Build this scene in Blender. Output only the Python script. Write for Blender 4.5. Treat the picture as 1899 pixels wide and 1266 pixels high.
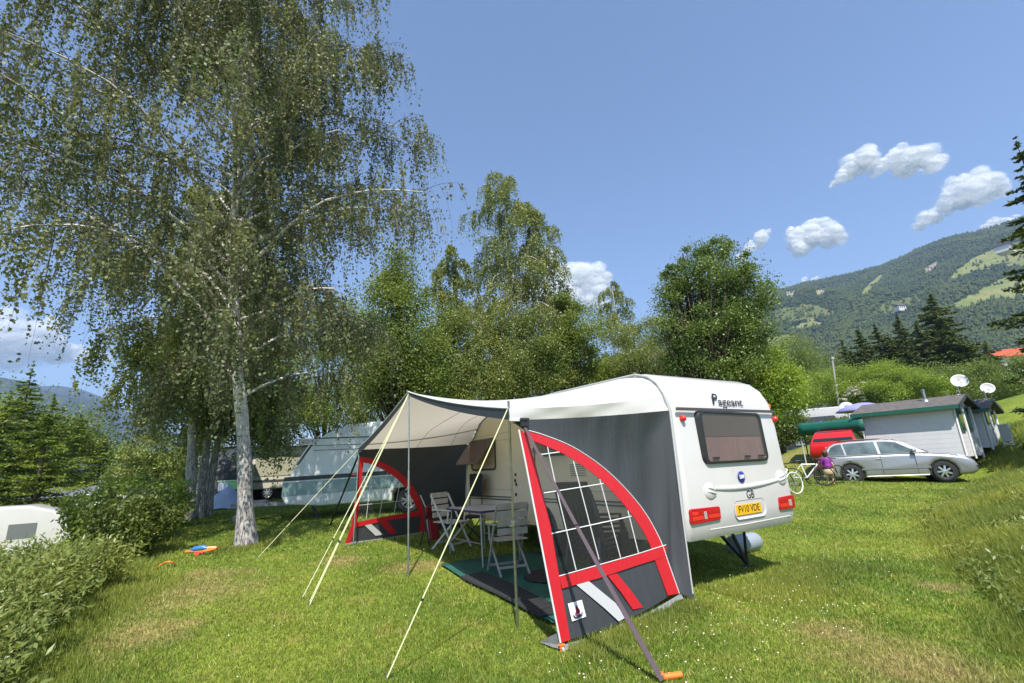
import bpy, math, random
import numpy as np
from mathutils import Matrix, Vector, noise as mnoise

# ------------------------------------------------------------------ camera, world, sun, exposure
SC = bpy.context.scene
for o in list(bpy.data.objects): bpy.data.objects.remove(o)
COL = SC.collection
PW, PH, FPX = 1899.0, 1266.0, 880.0           # pixel frame used to measure the place
PITCH, ROLL, YAW, EYE = 0.2593404, -0.0519879, 1.0023423, 1.5
_f = np.array([0, math.cos(PITCH), math.sin(PITCH)]); _u = np.array([0, -math.sin(PITCH), math.cos(PITCH)])
_x = np.array([1.0, 0, 0])
AX = _x*math.cos(ROLL) + _u*math.sin(ROLL); AU = -_x*math.sin(ROLL) + _u*math.cos(ROLL)
cam = bpy.data.cameras.new('camera'); camo = bpy.data.objects.new('camera', cam); COL.objects.link(camo)
cam.sensor_width = 36.0; cam.lens = 36.0*FPX/PW; cam.clip_start = 0.05; cam.clip_end = 40000
camo.matrix_world = Matrix([[AX[0], AU[0], -_f[0], 0], [AX[1], AU[1], -_f[1], 0], [AX[2], AU[2], -_f[2], EYE], [0, 0, 0, 1]])
SC.camera = camo

SUN_EL, SUN_AZ = math.radians(55), math.radians(4)       # azimuth: to the right of straight behind the camera
SUN = Vector((math.sin(SUN_AZ)*math.cos(SUN_EL), -math.cos(SUN_AZ)*math.cos(SUN_EL), math.sin(SUN_EL)))
w = bpy.data.worlds.new('World'); SC.world = w; w.use_nodes = True
nt = w.node_tree; bg = nt.nodes['Background']
sky = nt.nodes.new('ShaderNodeTexSky'); sky.sky_type = 'NISHITA'; sky.sun_disc = False
sky.sun_elevation = SUN_EL; sky.sun_rotation = math.pi - SUN_AZ
sky.altitude = 700; sky.air_density = 1.0; sky.dust_density = 0.5; sky.ozone_density = 3.2
nt.links.new(sky.outputs[0], bg.inputs[0]); bg.inputs[1].default_value = 0.109
sl = bpy.data.lights.new('sun', 'SUN'); sl.energy = 3.7; sl.angle = math.radians(0.5); sl.color = (1.0, 0.95, 0.87)
so = bpy.data.objects.new('sun', sl); COL.objects.link(so); so.rotation_euler = SUN.to_track_quat('Z', 'Y').to_euler()
so.location = (0, -20, 40)
SC.view_settings.view_transform = 'Standard'; SC.view_settings.look = 'None'
SC.view_settings.exposure = 1.05; SC.view_settings.gamma = 1.0
SC.render.engine = 'CYCLES'
cy = SC.cycles
cy.max_bounces = 7; cy.diffuse_bounces = 4; cy.glossy_bounces = 3; cy.transmission_bounces = 4
cy.transparent_max_bounces = 24; cy.volume_bounces = 0; cy.caustics_reflective = False; cy.caustics_refractive = False
cy.use_denoising = True; cy.sample_clamp_indirect = 6.0

# ------------------------------------------------------------------ measuring helpers
def ray(px, py):
    return AX*((px-PW/2)/FPX) + AU*(-(py-PH/2)/FPX) + _f
UX = np.array([math.sin(YAW), math.cos(YAW), 0]); VX = np.array([-math.cos(YAW), math.sin(YAW), 0])
TH = math.atan2(UX[1], UX[0])                 # turn of the white caravan's own frame
def uv(u, v, z): return UX*u + VX*v + np.array([0, 0, z])
def smooth(a, b, x):
    t = np.clip((x-a)/(b-a), 0, 1); return t*t*(3-2*t)
def bank_e(x, y):
    '''metres up the grassy bank on the right, measured from its toe'''
    return (x-y-0.2)/1.414-np.interp(np.hypot(x, y), [4, 6, 7.7, 9.4, 10.8, 13.8, 19, 27, 40], [0, -.4, -.83, -1.16, -1.43, -1.88, -1.69, -1.3, -1.0])
def hz(x, y):
    """height of the ground"""
    x = np.asarray(x, float); y = np.asarray(y, float)
    U = UX[0]*x + UX[1]*y; V = VX[0]*x + VX[1]*y; r = np.hypot(x, y)
    s = np.maximum(V-4.4, 0)
    z = 0.052*np.minimum(s, 9) + 0.012*np.clip(s-9, 0, 20)
    z = z - 1.9*smooth(-1.5, -7, U)*smooth(1, 4, V) - 1.2*smooth(-7, -25, U)
    right = smooth(0.42, 0.62, x/np.maximum(np.abs(y), .5))*(y > 0)
    z = z + right*np.minimum(0.26*np.maximum(r-27.0, 0), 1.5+1.9*smooth(.82, 1.0, x/np.maximum(np.abs(y), .5)))
    e = bank_e(x, y)
    z = z + np.where(y > 0, 0.27*smooth(0, 1.0, e)*np.clip(e, 0, 6), 0)*smooth(3, 6, r)
    z = z + 0.02*np.sin(x*1.3+y*.7)*np.cos(y*1.1-x*.4) + 0.012*np.sin(3.1*x-1.7*y)
    return z
def gp(px, py, zoff=0.0):
    """point of the ground seen at a pixel of the measuring frame"""
    d = ray(px, py); t = 0.5
    for _ in range(4000):
        p = d*t; h = float(hz(p[0], p[1]))+zoff
        if p[2]+EYE <= h: break
        t *= 1.004
    return np.array([d[0]*t, d[1]*t, h])
def onp(px, py, p0, n):
    d = ray(px, py); o = np.array([0, 0, EYE]); t = np.dot(np.asarray(p0)-o, n)/np.dot(d, n)
    return o + d*t
def far(px, py, dist):
    """point at horizontal distance dist along the sight line"""
    d = ray(px, py); return np.array([0, 0, EYE]) + d*(dist/math.hypot(d[0], d[1]))
def site(px, dist, py=830):
    p = far(px, py, dist); return np.array([p[0], p[1], float(hz(p[0], p[1]))])

# ------------------------------------------------------------------ mesh helpers
def wm(o):
    m = o.matrix_basis.copy()
    while o.parent: o = o.parent; m = o.matrix_basis @ m
    return m
def tag(o, label=None, cat=None, group=None, kind=None):
    if label: o['label'] = label
    if cat: o['category'] = cat
    if group: o['group'] = group
    if kind: o['kind'] = kind
    return o
def empty(name, loc, label, cat, group=None, rz=0.0):
    o = bpy.data.objects.new(name, None); COL.objects.link(o); o.empty_display_size = .2
    o.location = [float(c) for c in loc]; o.rotation_euler = (0, 0, rz)
    return tag(o, label, cat, group)
def copy_tree(o, parent=None):
    c = o.copy(); COL.objects.link(c)
    if parent: c.parent = parent
    for ch in [k for k in bpy.data.objects if k.parent == o]: copy_tree(ch, c)
    return c

class MB:
    """collects shapes; build() links them as one mesh object"""
    def __init__(s, xf=None): s.v = []; s.f = []; s.m = []; s.xf = xf; s.mi = 0
    def add(s, vs, fs):
        b = len(s.v)
        for p in vs:
            p = Vector([float(c) for c in p]); s.v.append(s.xf @ p if s.xf else p)
        for f in fs: s.f.append([b+i for i in f]); s.m.append(s.mi)
        return s
    def poly(s, pts): return s.add(pts, [list(range(len(pts)))])
    def box(s, c, d, rot=None):
        c = Vector(c); vs = []
        for x in (-.5, .5):
            for y in (-.5, .5):
                for z in (-.5, .5):
                    p = Vector((x*d[0], y*d[1], z*d[2]))
                    if rot: p = rot @ p
                    vs.append(c+p)
        return s.add(vs, [(0, 1, 3, 2), (4, 6, 7, 5), (0, 4, 5, 1), (2, 3, 7, 6), (0, 2, 6, 4), (1, 5, 7, 3)])
    def bar(s, a, b, w, h=None, up=(0, 0, 1)):
        a = Vector(a); b = Vector(b); d = (b-a).normalized(); u = Vector(up)
        if abs(d.dot(u)) > .98: u = Vector((0, 1, 0))
        sd = d.cross(u).normalized(); u = sd.cross(d); h = h or w
        vs = [p+sd*(i*w/2)+u*(j*h/2) for p in (a, b) for i, j in ((-1, -1), (1, -1), (1, 1), (-1, 1))]
        return s.add(vs, [(0, 1, 2, 3), (7, 6, 5, 4), (0, 4, 5, 1), (1, 5, 6, 2), (2, 6, 7, 3), (3, 7, 4, 0)])
    def tube(s, pts, rad, n=8, cap=True, flat=1.0):
        pts = [Vector([float(c) for c in p]) for p in pts]; k = len(pts)
        rad = [rad]*k if isinstance(rad, (int, float)) else rad
        vs = []; ref = None
        for i, p in enumerate(pts):
            d = (pts[min(i+1, k-1)]-pts[max(i-1, 0)]).normalized()
            if ref is None: ref = Vector((0, 0, 1)) if abs(d.z) < .9 else Vector((1, 0, 0))
            a = d.cross(ref).normalized(); b = a.cross(d).normalized(); ref = b
            for j in range(n):
                t = 2*math.pi*j/n; vs.append(p+(a*math.cos(t)+b*math.sin(t)*flat)*rad[i])
        fs = [(i*n+j, i*n+(j+1) % n, (i+1)*n+(j+1) % n, (i+1)*n+j) for i in range(k-1) for j in range(n)]
        if cap: fs += [tuple(range(n-1, -1, -1)), tuple(range((k-1)*n, k*n))]
        return s.add(vs, fs)
    def lathe(s, c, prof, n=16, axis=(0, 0, 1), cap=True):
        q = Vector((0, 0, 1)).rotation_difference(Vector(axis)); c = Vector(c); vs = []
        for r, z in prof:
            for j in range(n):
                t = 2*math.pi*j/n; vs.append(c+q @ Vector((r*math.cos(t), r*math.sin(t), z)))
        k = len(prof)
        fs = [(i*n+j, i*n+(j+1) % n, (i+1)*n+(j+1) % n, (i+1)*n+j) for i in range(k-1) for j in range(n)]
        if cap: fs += [tuple(range(n-1, -1, -1)), tuple(range((k-1)*n, k*n))]
        return s.add(vs, fs)
    def prism(s, pts, d):
        """polygon pushed along vector d"""
        n = len(pts); d = Vector([float(c) for c in d]); a = [Vector([float(c) for c in p]) for p in pts]
        return s.add(a+[p+d for p in a], [list(range(n-1, -1, -1)), list(range(n, 2*n))] +
                     [(i, (i+1) % n, n+(i+1) % n, n+i) for i in range(n)])
    def strip(s, a, b, d=None):
        """band between two polylines of equal length, optionally pushed along d to give it thickness"""
        n = len(a)
        if d is None: return s.add(list(a)+list(b), [(i, i+1, n+i+1, n+i) for i in range(n-1)])
        d = np.asarray(d, float); vs = list(a)+list(b)+[np.asarray(p)+d for p in a]+[np.asarray(p)+d for p in b]
        fs = []
        for i in range(n-1):
            fs += [(i, n+i, n+i+1, i+1), (2*n+i, 2*n+i+1, 3*n+i+1, 3*n+i), (i, i+1, 2*n+i+1, 2*n+i), (n+i+1, n+i, 3*n+i, 3*n+i+1)]
        fs += [(0, 2*n, 3*n, n), (n-1, 2*n-1, 4*n-1, 3*n-1)]
        return s.add(vs, fs)
    def grid(s, P):
        r, c = len(P), len(P[0])
        return s.add([p for row in P for p in row], [(i*c+j, i*c+j+1, (i+1)*c+j+1, (i+1)*c+j) for i in range(r-1) for j in range(c-1)])
    def rext(s, prof, a0, a1, r, n=4, f=lambda a, x, z: (a, x, z), taper=None):
        """closed profile (counter-clockwise x,z) pushed from a0 to a1 with rounded end edges of radius r"""
        k = len(prof); P = [Vector(p) for p in prof]; N = []
        for i in range(k):
            e1 = (P[i]-P[i-1]); e2 = (P[(i+1) % k]-P[i]); e1.normalize(); e2.normalize()
            n1 = Vector((-e1.y, e1.x)); n2 = Vector((-e2.y, e2.x)); m = n1+n2
            m.normalize(); N.append(m/max(.55, m.dot(n1)))
        loops = []
        for i in range(n+1):
            t = math.pi/2*i/n; loops.append((a0+r*(1-math.cos(t)) if a1 > a0 else a0-r*(1-math.cos(t)), r*(1-math.sin(t))))
        for i in range(n, -1, -1):
            t = math.pi/2*i/n; loops.append((a1-r*(1-math.cos(t)) if a1 > a0 else a1+r*(1-math.cos(t)), r*(1-math.sin(t))))
        vs = []; mid = (a0+a1)/2
        for a, ins in loops:
            for i in range(k):
                q = P[i]+N[i]*ins; aa = a
                if taper: aa = mid+(a-mid)*taper(q.y)
                vs.append(f(aa, q.x, q.y))
        L = len(loops)
        fs = [(i*k+j, (i+1)*k+j, (i+1)*k+(j+1) % k, i*k+(j+1) % k) for i in range(L-1) for j in range(k)]
        fs += [list(range(k)), list(range((L-1)*k+k-1, (L-1)*k-1, -1))]
        return s.add(vs, fs)
    def build(s, name, mat, parent=None, smooth=None, bevel=0, solid=0, recalc=True):
        me = bpy.data.meshes.new(name)
        vs = s.v
        if parent is not None:
            im = wm(parent).inverted(); vs = [im @ p for p in vs]
        me.from_pydata([tuple(p) for p in vs], [], s.f)
        for m in (mat if isinstance(mat, (list, tuple)) else [mat]): me.materials.append(m)
        if any(s.m): me.polygons.foreach_set('material_index', s.m)
        if recalc:
            import bmesh
            b = bmesh.new(); b.from_mesh(me); bmesh.ops.recalc_face_normals(b, faces=b.faces); b.to_mesh(me); b.free()
        if smooth is not None:
            me.polygons.foreach_set('use_smooth', [True]*len(me.polygons)); me.set_sharp_from_angle(angle=math.radians(smooth))
        me.update()
        o = bpy.data.objects.new(name, me); COL.objects.link(o)
        if parent is not None: o.parent = parent
        if bevel:
            b = o.modifiers.new('bevel', 'BEVEL'); b.width = bevel; b.segments = 2; b.limit_method = 'ANGLE'; b.angle_limit = math.radians(40)
        if solid:
            b = o.modifiers.new('thickness', 'SOLIDIFY'); b.thickness = solid; b.offset = 0
        return o

def fast_mesh(name, V, nper, mat, parent=None):
    """many small separate faces of nper corners each; V is (N, nper, 3) in world space"""
    V = np.asarray(V, np.float32); n = V.shape[0]
    P = V.reshape(-1, 3)
    if parent is not None:
        im = np.array(wm(parent).inverted()); P = P @ im[:3, :3].T.astype(np.float32) + im[:3, 3].astype(np.float32)
    me = bpy.data.meshes.new(name)
    me.vertices.add(n*nper); me.loops.add(n*nper); me.polygons.add(n)
    me.vertices.foreach_set('co', np.ascontiguousarray(P, np.float32).ravel())
    me.loops.foreach_set('vertex_index', np.arange(n*nper, dtype=np.int32))
    me.polygons.foreach_set('loop_start', np.arange(0, n*nper, nper, dtype=np.int32))
    me.polygons.foreach_set('loop_total', np.full(n, nper, np.int32))
    me.materials.append(mat); me.update(calc_edges=True)
    o = bpy.data.objects.new(name, me); COL.objects.link(o)
    if parent is not None: o.parent = parent
    return o

# ------------------------------------------------------------------ materials
def new_mat(name):
    m = bpy.data.materials.new(name); m.use_nodes = True
    return m, m.node_tree, m.node_tree.nodes['Principled BSDF']
def N(nt, t, **kw):
    n = nt.nodes.new(t)
    for k, v in kw.items():
        if k in n.inputs.keys(): n.inputs[k].default_value = v
        else: setattr(n, k, v)
    return n
def c4(c): return (c[0], c[1], c[2], 1.0)
def mixc(nt, fac, a, b):
    n = nt.nodes.new('ShaderNodeMix'); n.data_type = 'RGBA'
    for sock, v in ((n.inputs[0], fac), (n.inputs[6], a), (n.inputs[7], b)):
        if hasattr(v, 'is_linked'): nt.links.new(v, sock)
        elif isinstance(v, (int, float)): sock.default_value = v
        else: sock.default_value = c4(v)
    return n.outputs[2]
def ramp(nt, src, a, b):
    n = nt.nodes.new('ShaderNodeMapRange'); n.interpolation_type = 'SMOOTHSTEP'
    nt.links.new(src, n.inputs[0]); n.inputs[1].default_value = a; n.inputs[2].default_value = b
    return n.outputs[0]
def noise(nt, scale, detail=3, vec=None, stretch=None, rough=.55, coord='Object'):
    n = N(nt, 'ShaderNodeTexNoise'); n.inputs['Scale'].default_value = scale; n.inputs['Detail'].default_value = detail
    n.inputs['Roughness'].default_value = rough
    if vec is None:
        tc = N(nt, 'ShaderNodeTexCoord'); vec = tc.outputs[coord]
    if stretch:
        mp = N(nt, 'ShaderNodeMapping'); mp.inputs['Scale'].default_value = stretch; nt.links.new(vec, mp.inputs[0]); vec = mp.outputs[0]
    nt.links.new(vec, n.inputs['Vector']); return n.outputs[0]
def bump(nt, b, h, strength, dist=.02):
    n = N(nt, 'ShaderNodeBump'); n.inputs['Strength'].default_value = strength; n.inputs['Distance'].default_value = dist
    nt.links.new(h, n.inputs['Height']); nt.links.new(n.outputs[0], b.inputs['Normal'])
_M = {}
def mat(name, col, rough=.5, metal=0.0, spec=.5, var=0.0, vs=6.0, bmp=0.0, bs=30.0, stretch=None, coat=0.0, trans=0.0, dirt=None):
    if name in _M: return _M[name]
    m, nt, b = new_mat(name)
    b.inputs['Base Color'].default_value = c4(col); b.inputs['Roughness'].default_value = rough
    b.inputs['Metallic'].default_value = metal; b.inputs['Specular IOR Level'].default_value = spec
    if coat: b.inputs['Coat Weight'].default_value = coat; b.inputs['Coat Roughness'].default_value = .06
    src = None
    if var:
        nz = noise(nt, vs, 4, stretch=stretch); lo = [c*(1-var) for c in col]; hi = [min(1, c*(1+var)) for c in col]
        src = mixc(nt, ramp(nt, nz, .3, .7), lo, hi)
    if dirt:
        nz = noise(nt, dirt[1], 5, rough=.65); src = mixc(nt, ramp(nt, nz, dirt[2], dirt[2]+.2), src or col, dirt[0])
    if src: nt.links.new(src, b.inputs['Base Color'])
    if bmp: bump(nt, b, noise(nt, bs, 4, stretch=stretch), bmp)
    if trans:
        t = N(nt, 'ShaderNodeBsdfTranslucent'); t.inputs[0].default_value = c4(col)
        if src: nt.links.new(src, t.inputs[0])
        mx = N(nt, 'ShaderNodeMixShader'); mx.inputs[0].default_value = trans
        nt.links.new(b.outputs[0], mx.inputs[1]); nt.links.new(t.outputs[0], mx.inputs[2])
        nt.links.new(mx.outputs[0], nt.nodes['Material Output'].inputs[0])
    _M[name] = m; return m
def glass_mat(name, tint, alpha, rough=.03):
    """thin pane: a share of light passes, tinted, the rest is mirrored"""
    m, nt, b = new_mat(name)
    tr = N(nt, 'ShaderNodeBsdfTransparent'); tr.inputs[0].default_value = c4(tint)
    b.inputs['Base Color'].default_value = c4([t*.3 for t in tint]); b.inputs['Roughness'].default_value = rough
    b.inputs['Specular IOR Level'].default_value = .6
    fr = N(nt, 'ShaderNodeLayerWeight'); fr.inputs[0].default_value = .5
    pw = N(nt, 'ShaderNodeMath', operation='POWER'); nt.links.new(fr.outputs['Facing'], pw.inputs[0]); pw.inputs[1].default_value = 4
    ad = N(nt, 'ShaderNodeMath', operation='ADD'); ad.inputs[1].default_value = alpha+.03; ad.use_clamp = True
    nt.links.new(pw.outputs[0], ad.inputs[0])
    mx = N(nt, 'ShaderNodeMixShader'); nt.links.new(ad.outputs[0], mx.inputs[0])
    nt.links.new(tr.outputs[0], mx.inputs[1]); nt.links.new(b.outputs[0], mx.inputs[2])
    nt.links.new(mx.outputs[0], nt.nodes['Material Output'].inputs[0]); return m
def leaf_mat(name, c1, c2, trans=.3, rough=.42, spec=.45, big_=.55):
    m, nt, b = new_mat(name)
    g = N(nt, 'ShaderNodeNewGeometry')
    big = noise(nt, big_, 3, vec=g.outputs['Position'])
    c = mixc(nt, g.outputs['Random Per Island'], c1, c2)
    c = mixc(nt, ramp(nt, big, .35, .68), c, [c2[0]*1.25, c2[1]*1.12, c2[2]*.9])
    nt.links.new(c, b.inputs['Base Color']); b.inputs['Roughness'].default_value = rough; b.inputs['Specular IOR Level'].default_value = spec
    t = N(nt, 'ShaderNodeBsdfTranslucent'); nt.links.new(mixc(nt, .5, c, [c2[0]*1.7, c2[1]*1.6, c2[2]*.8]), t.inputs[0])
    mx = N(nt, 'ShaderNodeMixShader'); mx.inputs[0].default_value = trans
    nt.links.new(b.outputs[0], mx.inputs[1]); nt.links.new(t.outputs[0], mx.inputs[2])
    nt.links.new(mx.outputs[0], nt.nodes['Material Output'].inputs[0]); return m
DRY = [(gp(340, 1100), 1.15), (gp(395, 1068), .7), (gp(1745, 1088), .35), (gp(1680, 1225), .8), (gp(1860, 990), .6), (gp(770, 1050), .6), (gp(640, 1040), .5), (gp(250, 1180), .8), (gp(1560, 1180), .5), (gp(1505, 850), 2.6), (gp(1545, 846), 2.2), (gp(1470, 846), 2.4)]
def grass_mat(name, blade):
    m, nt, b = new_mat(name)
    g = N(nt, 'ShaderNodeNewGeometry'); pos = g.outputs['Position']
    n1 = noise(nt, .55, 4, vec=pos); n2 = noise(nt, 2.6, 4, vec=pos, rough=.65); n3 = noise(nt, 13, 3, vec=pos)
    c = mixc(nt, ramp(nt, n1, .36, .64), (.105, .175, .019), (.205, .262, .034))
    c = mixc(nt, ramp(nt, n2, .50, .72), c, (.25, .25, .05))
    dry = None
    for p, r in DRY:
        d = N(nt, 'ShaderNodeVectorMath', operation='DISTANCE'); nt.links.new(pos, d.inputs[0]); d.inputs[1].default_value = [float(k) for k in p]
        a = N(nt, 'ShaderNodeMath', operation='ADD'); nt.links.new(d.outputs['Value'], a.inputs[0])
        sc_ = N(nt, 'ShaderNodeMath', operation='MULTIPLY'); nt.links.new(n2, sc_.inputs[0]); sc_.inputs[1].default_value = -1.3*r
        nt.links.new(sc_.outputs[0], a.inputs[1])
        q = N(nt, 'ShaderNodeMapRange', interpolation_type='SMOOTHSTEP'); nt.links.new(a.outputs[0], q.inputs[0])
        q.inputs[1].default_value = r*.42; q.inputs[2].default_value = -.55*r; q.inputs[3].default_value = 0; q.inputs[4].default_value = 1
        if dry is None: dry = q.outputs[0]
        else:
            mxx = N(nt, 'ShaderNodeMath', operation='MAXIMUM'); nt.links.new(dry, mxx.inputs[0]); nt.links.new(q.outputs[0], mxx.inputs[1]); dry = mxx.outputs[0]
    dm = N(nt, 'ShaderNodeMath', operation='MULTIPLY'); nt.links.new(dry, dm.inputs[0]); dm.inputs[1].default_value = .75
    c = mixc(nt, dm.outputs[0], c, (.33, .25, .11))
    if blade:
        rp = g.outputs['Random Per Island']
        c = mixc(nt, ramp(nt, rp, .82, .98), c, (.38, .35, .12))
        v = N(nt, 'ShaderNodeHueSaturation'); mr = N(nt, 'ShaderNodeMapRange'); nt.links.new(rp, mr.inputs[0])
        mr.inputs[3].default_value = .7; mr.inputs[4].default_value = 1.45
        nt.links.new(mr.outputs[0], v.inputs['Value']); nt.links.new(c, v.inputs['Color']); c = v.outputs[0]
        t = N(nt, 'ShaderNodeBsdfTranslucent'); nt.links.new(c, t.inputs[0])
        mx = N(nt, 'ShaderNodeMixShader'); mx.inputs[0].default_value = .35
        nt.links.new(b.outputs[0], mx.inputs[1]); nt.links.new(t.outputs[0], mx.inputs[2])
        nt.links.new(mx.outputs[0], nt.nodes['Material Output'].inputs[0])
        b.inputs['Roughness'].default_value = .5; b.inputs['Specular IOR Level'].default_value = .35
    else:
        c = mixc(nt, ramp(nt, n3, .35, .7), c, (.11, .135, .022))
        b.inputs['Roughness'].default_value = .9; b.inputs['Specular IOR Level'].default_value = .1
        bump(nt, b, n3, .6, .05)
    nt.links.new(c, b.inputs['Base Color']); return m
def bark_mat(name, white=True):
    m, nt, b = new_mat(name)
    g = N(nt, 'ShaderNodeNewGeometry'); pos = g.outputs['Position']
    if white:
        bands = noise(nt, 1.0, 3, vec=pos, stretch=(2.2, 2.2, 15)); lump = noise(nt, 5, 4, vec=pos, stretch=(1, 1, 2.2))
        fis = noise(nt, 1.0, 5, vec=pos, stretch=(30, 30, 8), rough=.7)
        sep = N(nt, 'ShaderNodeSeparateXYZ'); tc = N(nt, 'ShaderNodeTexCoord'); nt.links.new(tc.outputs['Object'], sep.inputs[0])
        low = N(nt, 'ShaderNodeMapRange', interpolation_type='SMOOTHSTEP'); nt.links.new(sep.outputs[2], low.inputs[0])
        low.inputs[1].default_value = 2.9; low.inputs[2].default_value = 1.5; low.inputs[3].default_value = 0.0; low.inputs[4].default_value = 1
        c = mixc(nt, ramp(nt, lump, .35, .7), (.62, .58, .53), (.40, .37, .33))
        c = mixc(nt, ramp(nt, bands, .60, .66), c, (.05, .045, .042))
        rough_ = mixc(nt, ramp(nt, fis, .38, .60), (.13, .118, .105), (.44, .41, .38))
        c = mixc(nt, low.outputs[0], c, rough_)
        bump(nt, b, fis, .5, .03)
    else:
        fis = noise(nt, 1.0, 5, vec=pos, stretch=(14, 14, 3), rough=.7)
        c = mixc(nt, ramp(nt, fis, .4, .62), (.035, .028, .022), (.13, .105, .08)); bump(nt, b, fis, .6, .03)
    nt.links.new(c, b.inputs['Base Color']); b.inputs['Roughness'].default_value = .85; b.inputs['Specular IOR Level'].default_value = .2
    return m

M_white = mat('gelcoat white', (.525, .505, .490), .28, coat=.3, var=.02, vs=2.5, dirt=((.43, .41, .38), 3.2, .62))
M_cream = mat('caravan cream', (.60, .53, .41), .4, var=.03, vs=3)
M_black = mat('black rubber', (.012, .012, .013), .55)
M_blackp = mat('black plastic', (.018, .018, .02), .4)
M_steel = mat('galvanised steel', (.42, .43, .44), .38, metal=.9, var=.15, vs=20)
M_alloy = mat('alloy', (.6, .61, .62), .3, metal=.85)
M_red = mat('red lamp', (.42, .008, .012), .12, coat=.6)
M_redl = mat('red lamp bright', (.62, .03, .02), .12, coat=.6)
M_clear = mat('clear lamp', (.34, .31, .30), .1, coat=.6)
M_orange = mat('orange lamp', (.7, .17, .01), .2, coat=.4)
M_dark = mat('dark seal', (.05, .045, .042), .5)
M_tyre = mat('tyre', (.02, .02, .021), .8, bmp=.2, bs=60)
M_carw = mat('car side glass', (.085, .115, .115), .06, spec=.8, coat=.6, var=.5, vs=1.3)  # pale greenish reflections and see-through view painted into the glass's base colour
M_glassd = mat('dark car glass', (.012, .015, .018), .05, spec=.8, coat=.5)
M_glasslt = glass_mat('tinted pane', (.90, .87, .86), .04)
M_pvc = glass_mat('clear pvc', (.93, .93, .92), .03, .08)
M_ink = mat('black lettering', (.02, .018, .02), .45)
B_birch = bark_mat('birch bark', True); B_dark = bark_mat('dark bark', False)

# ------------------------------------------------------------------ the setting: ground, mountains, clouds
GM = grass_mat('lawn soil', False)
def ground():
    rr = np.concatenate([np.linspace(.2, 12, 70), np.geomspace(12.3, 120, 70), np.geomspace(140, 12000, 26)])
    aa = np.radians(np.linspace(-180, 180, 361))
    A, R = np.meshgrid(aa, rr); x = R*np.sin(A); y = R*np.cos(A); z = hz(x, y)
    z = np.where(R > 120, z*np.clip(1-(R-120)/400, 0, 1)-np.clip(R-120, 0, 4000)*.01*0, z)
    P = np.stack([x, y, z], -1); n, k = P.shape[:2]
    me = bpy.data.meshes.new('ground')
    I = np.arange(n*k).reshape(n, k)
    q = np.stack([I[:-1, :-1], I[:-1, 1:], I[1:, 1:], I[1:, :-1]], -1).reshape(-1, 4)
    me.vertices.add(n*k); me.vertices.foreach_set('co', P.astype(np.float32).ravel())
    me.loops.add(q.size); me.loops.foreach_set('vertex_index', q.astype(np.int32).ravel())
    me.polygons.add(len(q)); me.polygons.foreach_set('loop_start', np.arange(0, q.size, 4, dtype=np.int32)); me.polygons.foreach_set('loop_total', np.full(len(q), 4, np.int32))
    me.polygons.foreach_set('use_smooth', [True]*len(q)); me.materials.append(GM); me.update(calc_edges=True); me.validate()
    o = bpy.data.objects.new('ground', me); COL.objects.link(o); tag(o, kind='structure'); return o
ground()

def inpoly(x, y, poly):
    c = np.zeros(x.shape, bool); j = len(poly)-1
    for i in range(len(poly)):
        xi, yi = poly[i]; xj, yj = poly[j]
        c ^= ((yi > y) != (yj > y)) & (x < (xj-xi)*(y-yi)/((yj-yi)+1e-9)+xi); j = i
    return c
def project(P):
    d = P-np.array([0, 0, EYE]); z = d @ _f
    return PW/2+FPX*(d @ AX)/z, PH/2-FPX*(d @ AU)/z
def mountain(name, ridge, r0, r1, na, nt_, meadows, mats, pw, seed, z0=-3):
    """slope rising from distance r0 to a ridge at r1; ridge = skyline samples of the measuring frame"""
    az = []; el = []
    for px, py in ridge:
        d = ray(px, py); az.append(math.atan2(d[0], d[1])); el.append(d[2]/math.hypot(d[0], d[1]))
    aa = np.linspace(az[0], az[-1], na); E = np.interp(aa, az, el)
    tt = np.linspace(0, 1.25, nt_); H = np.zeros((nt_, na, 3))
    for j, a in enumerate(aa):
        for i, t in enumerate(tt):
            r = r0+(r1-r0)*t; zr = E[j]*r1
            z = z0+(zr-z0)*(t**pw if t <= 1 else 1-(t-1)*1.6)
            x = r*math.sin(a); y = r*math.cos(a)
            nz = mnoise.fractal(Vector((x*4.5/r1+seed, y*4.5/r1, 0)), 1.0, 2.0, 6)
            z += nz*.034*r1*min(1, t*2.5)*max(.10, 1-max(0, t-.45)*1.9)
            H[i, j] = (x, y, z)
    me = bpy.data.meshes.new(name); I = np.arange(nt_*na).reshape(nt_, na)
    q = np.stack([I[:-1, :-1], I[:-1, 1:], I[1:, 1:], I[1:, :-1]], -1).reshape(-1, 4)
    me.from_pydata(H.reshape(-1, 3).tolist(), [], q.tolist()); me.polygons.foreach_set('use_smooth', [True]*len(q))
    px, py = project(H.reshape(-1, 3)); cov = np.zeros(px.size)
    for poly, v in meadows: cov = np.where(inpoly(px, py, poly), v, cov)
    at = me.attributes.new('cover', 'FLOAT', 'POINT'); at.data.foreach_set('value', cov.astype(np.float32))
    me.materials.append(mats); me.update()
    o = bpy.data.objects.new(name, me); COL.objects.link(o); tag(o, kind='structure')
    return o, H, cov.reshape(nt_, na)
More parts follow.
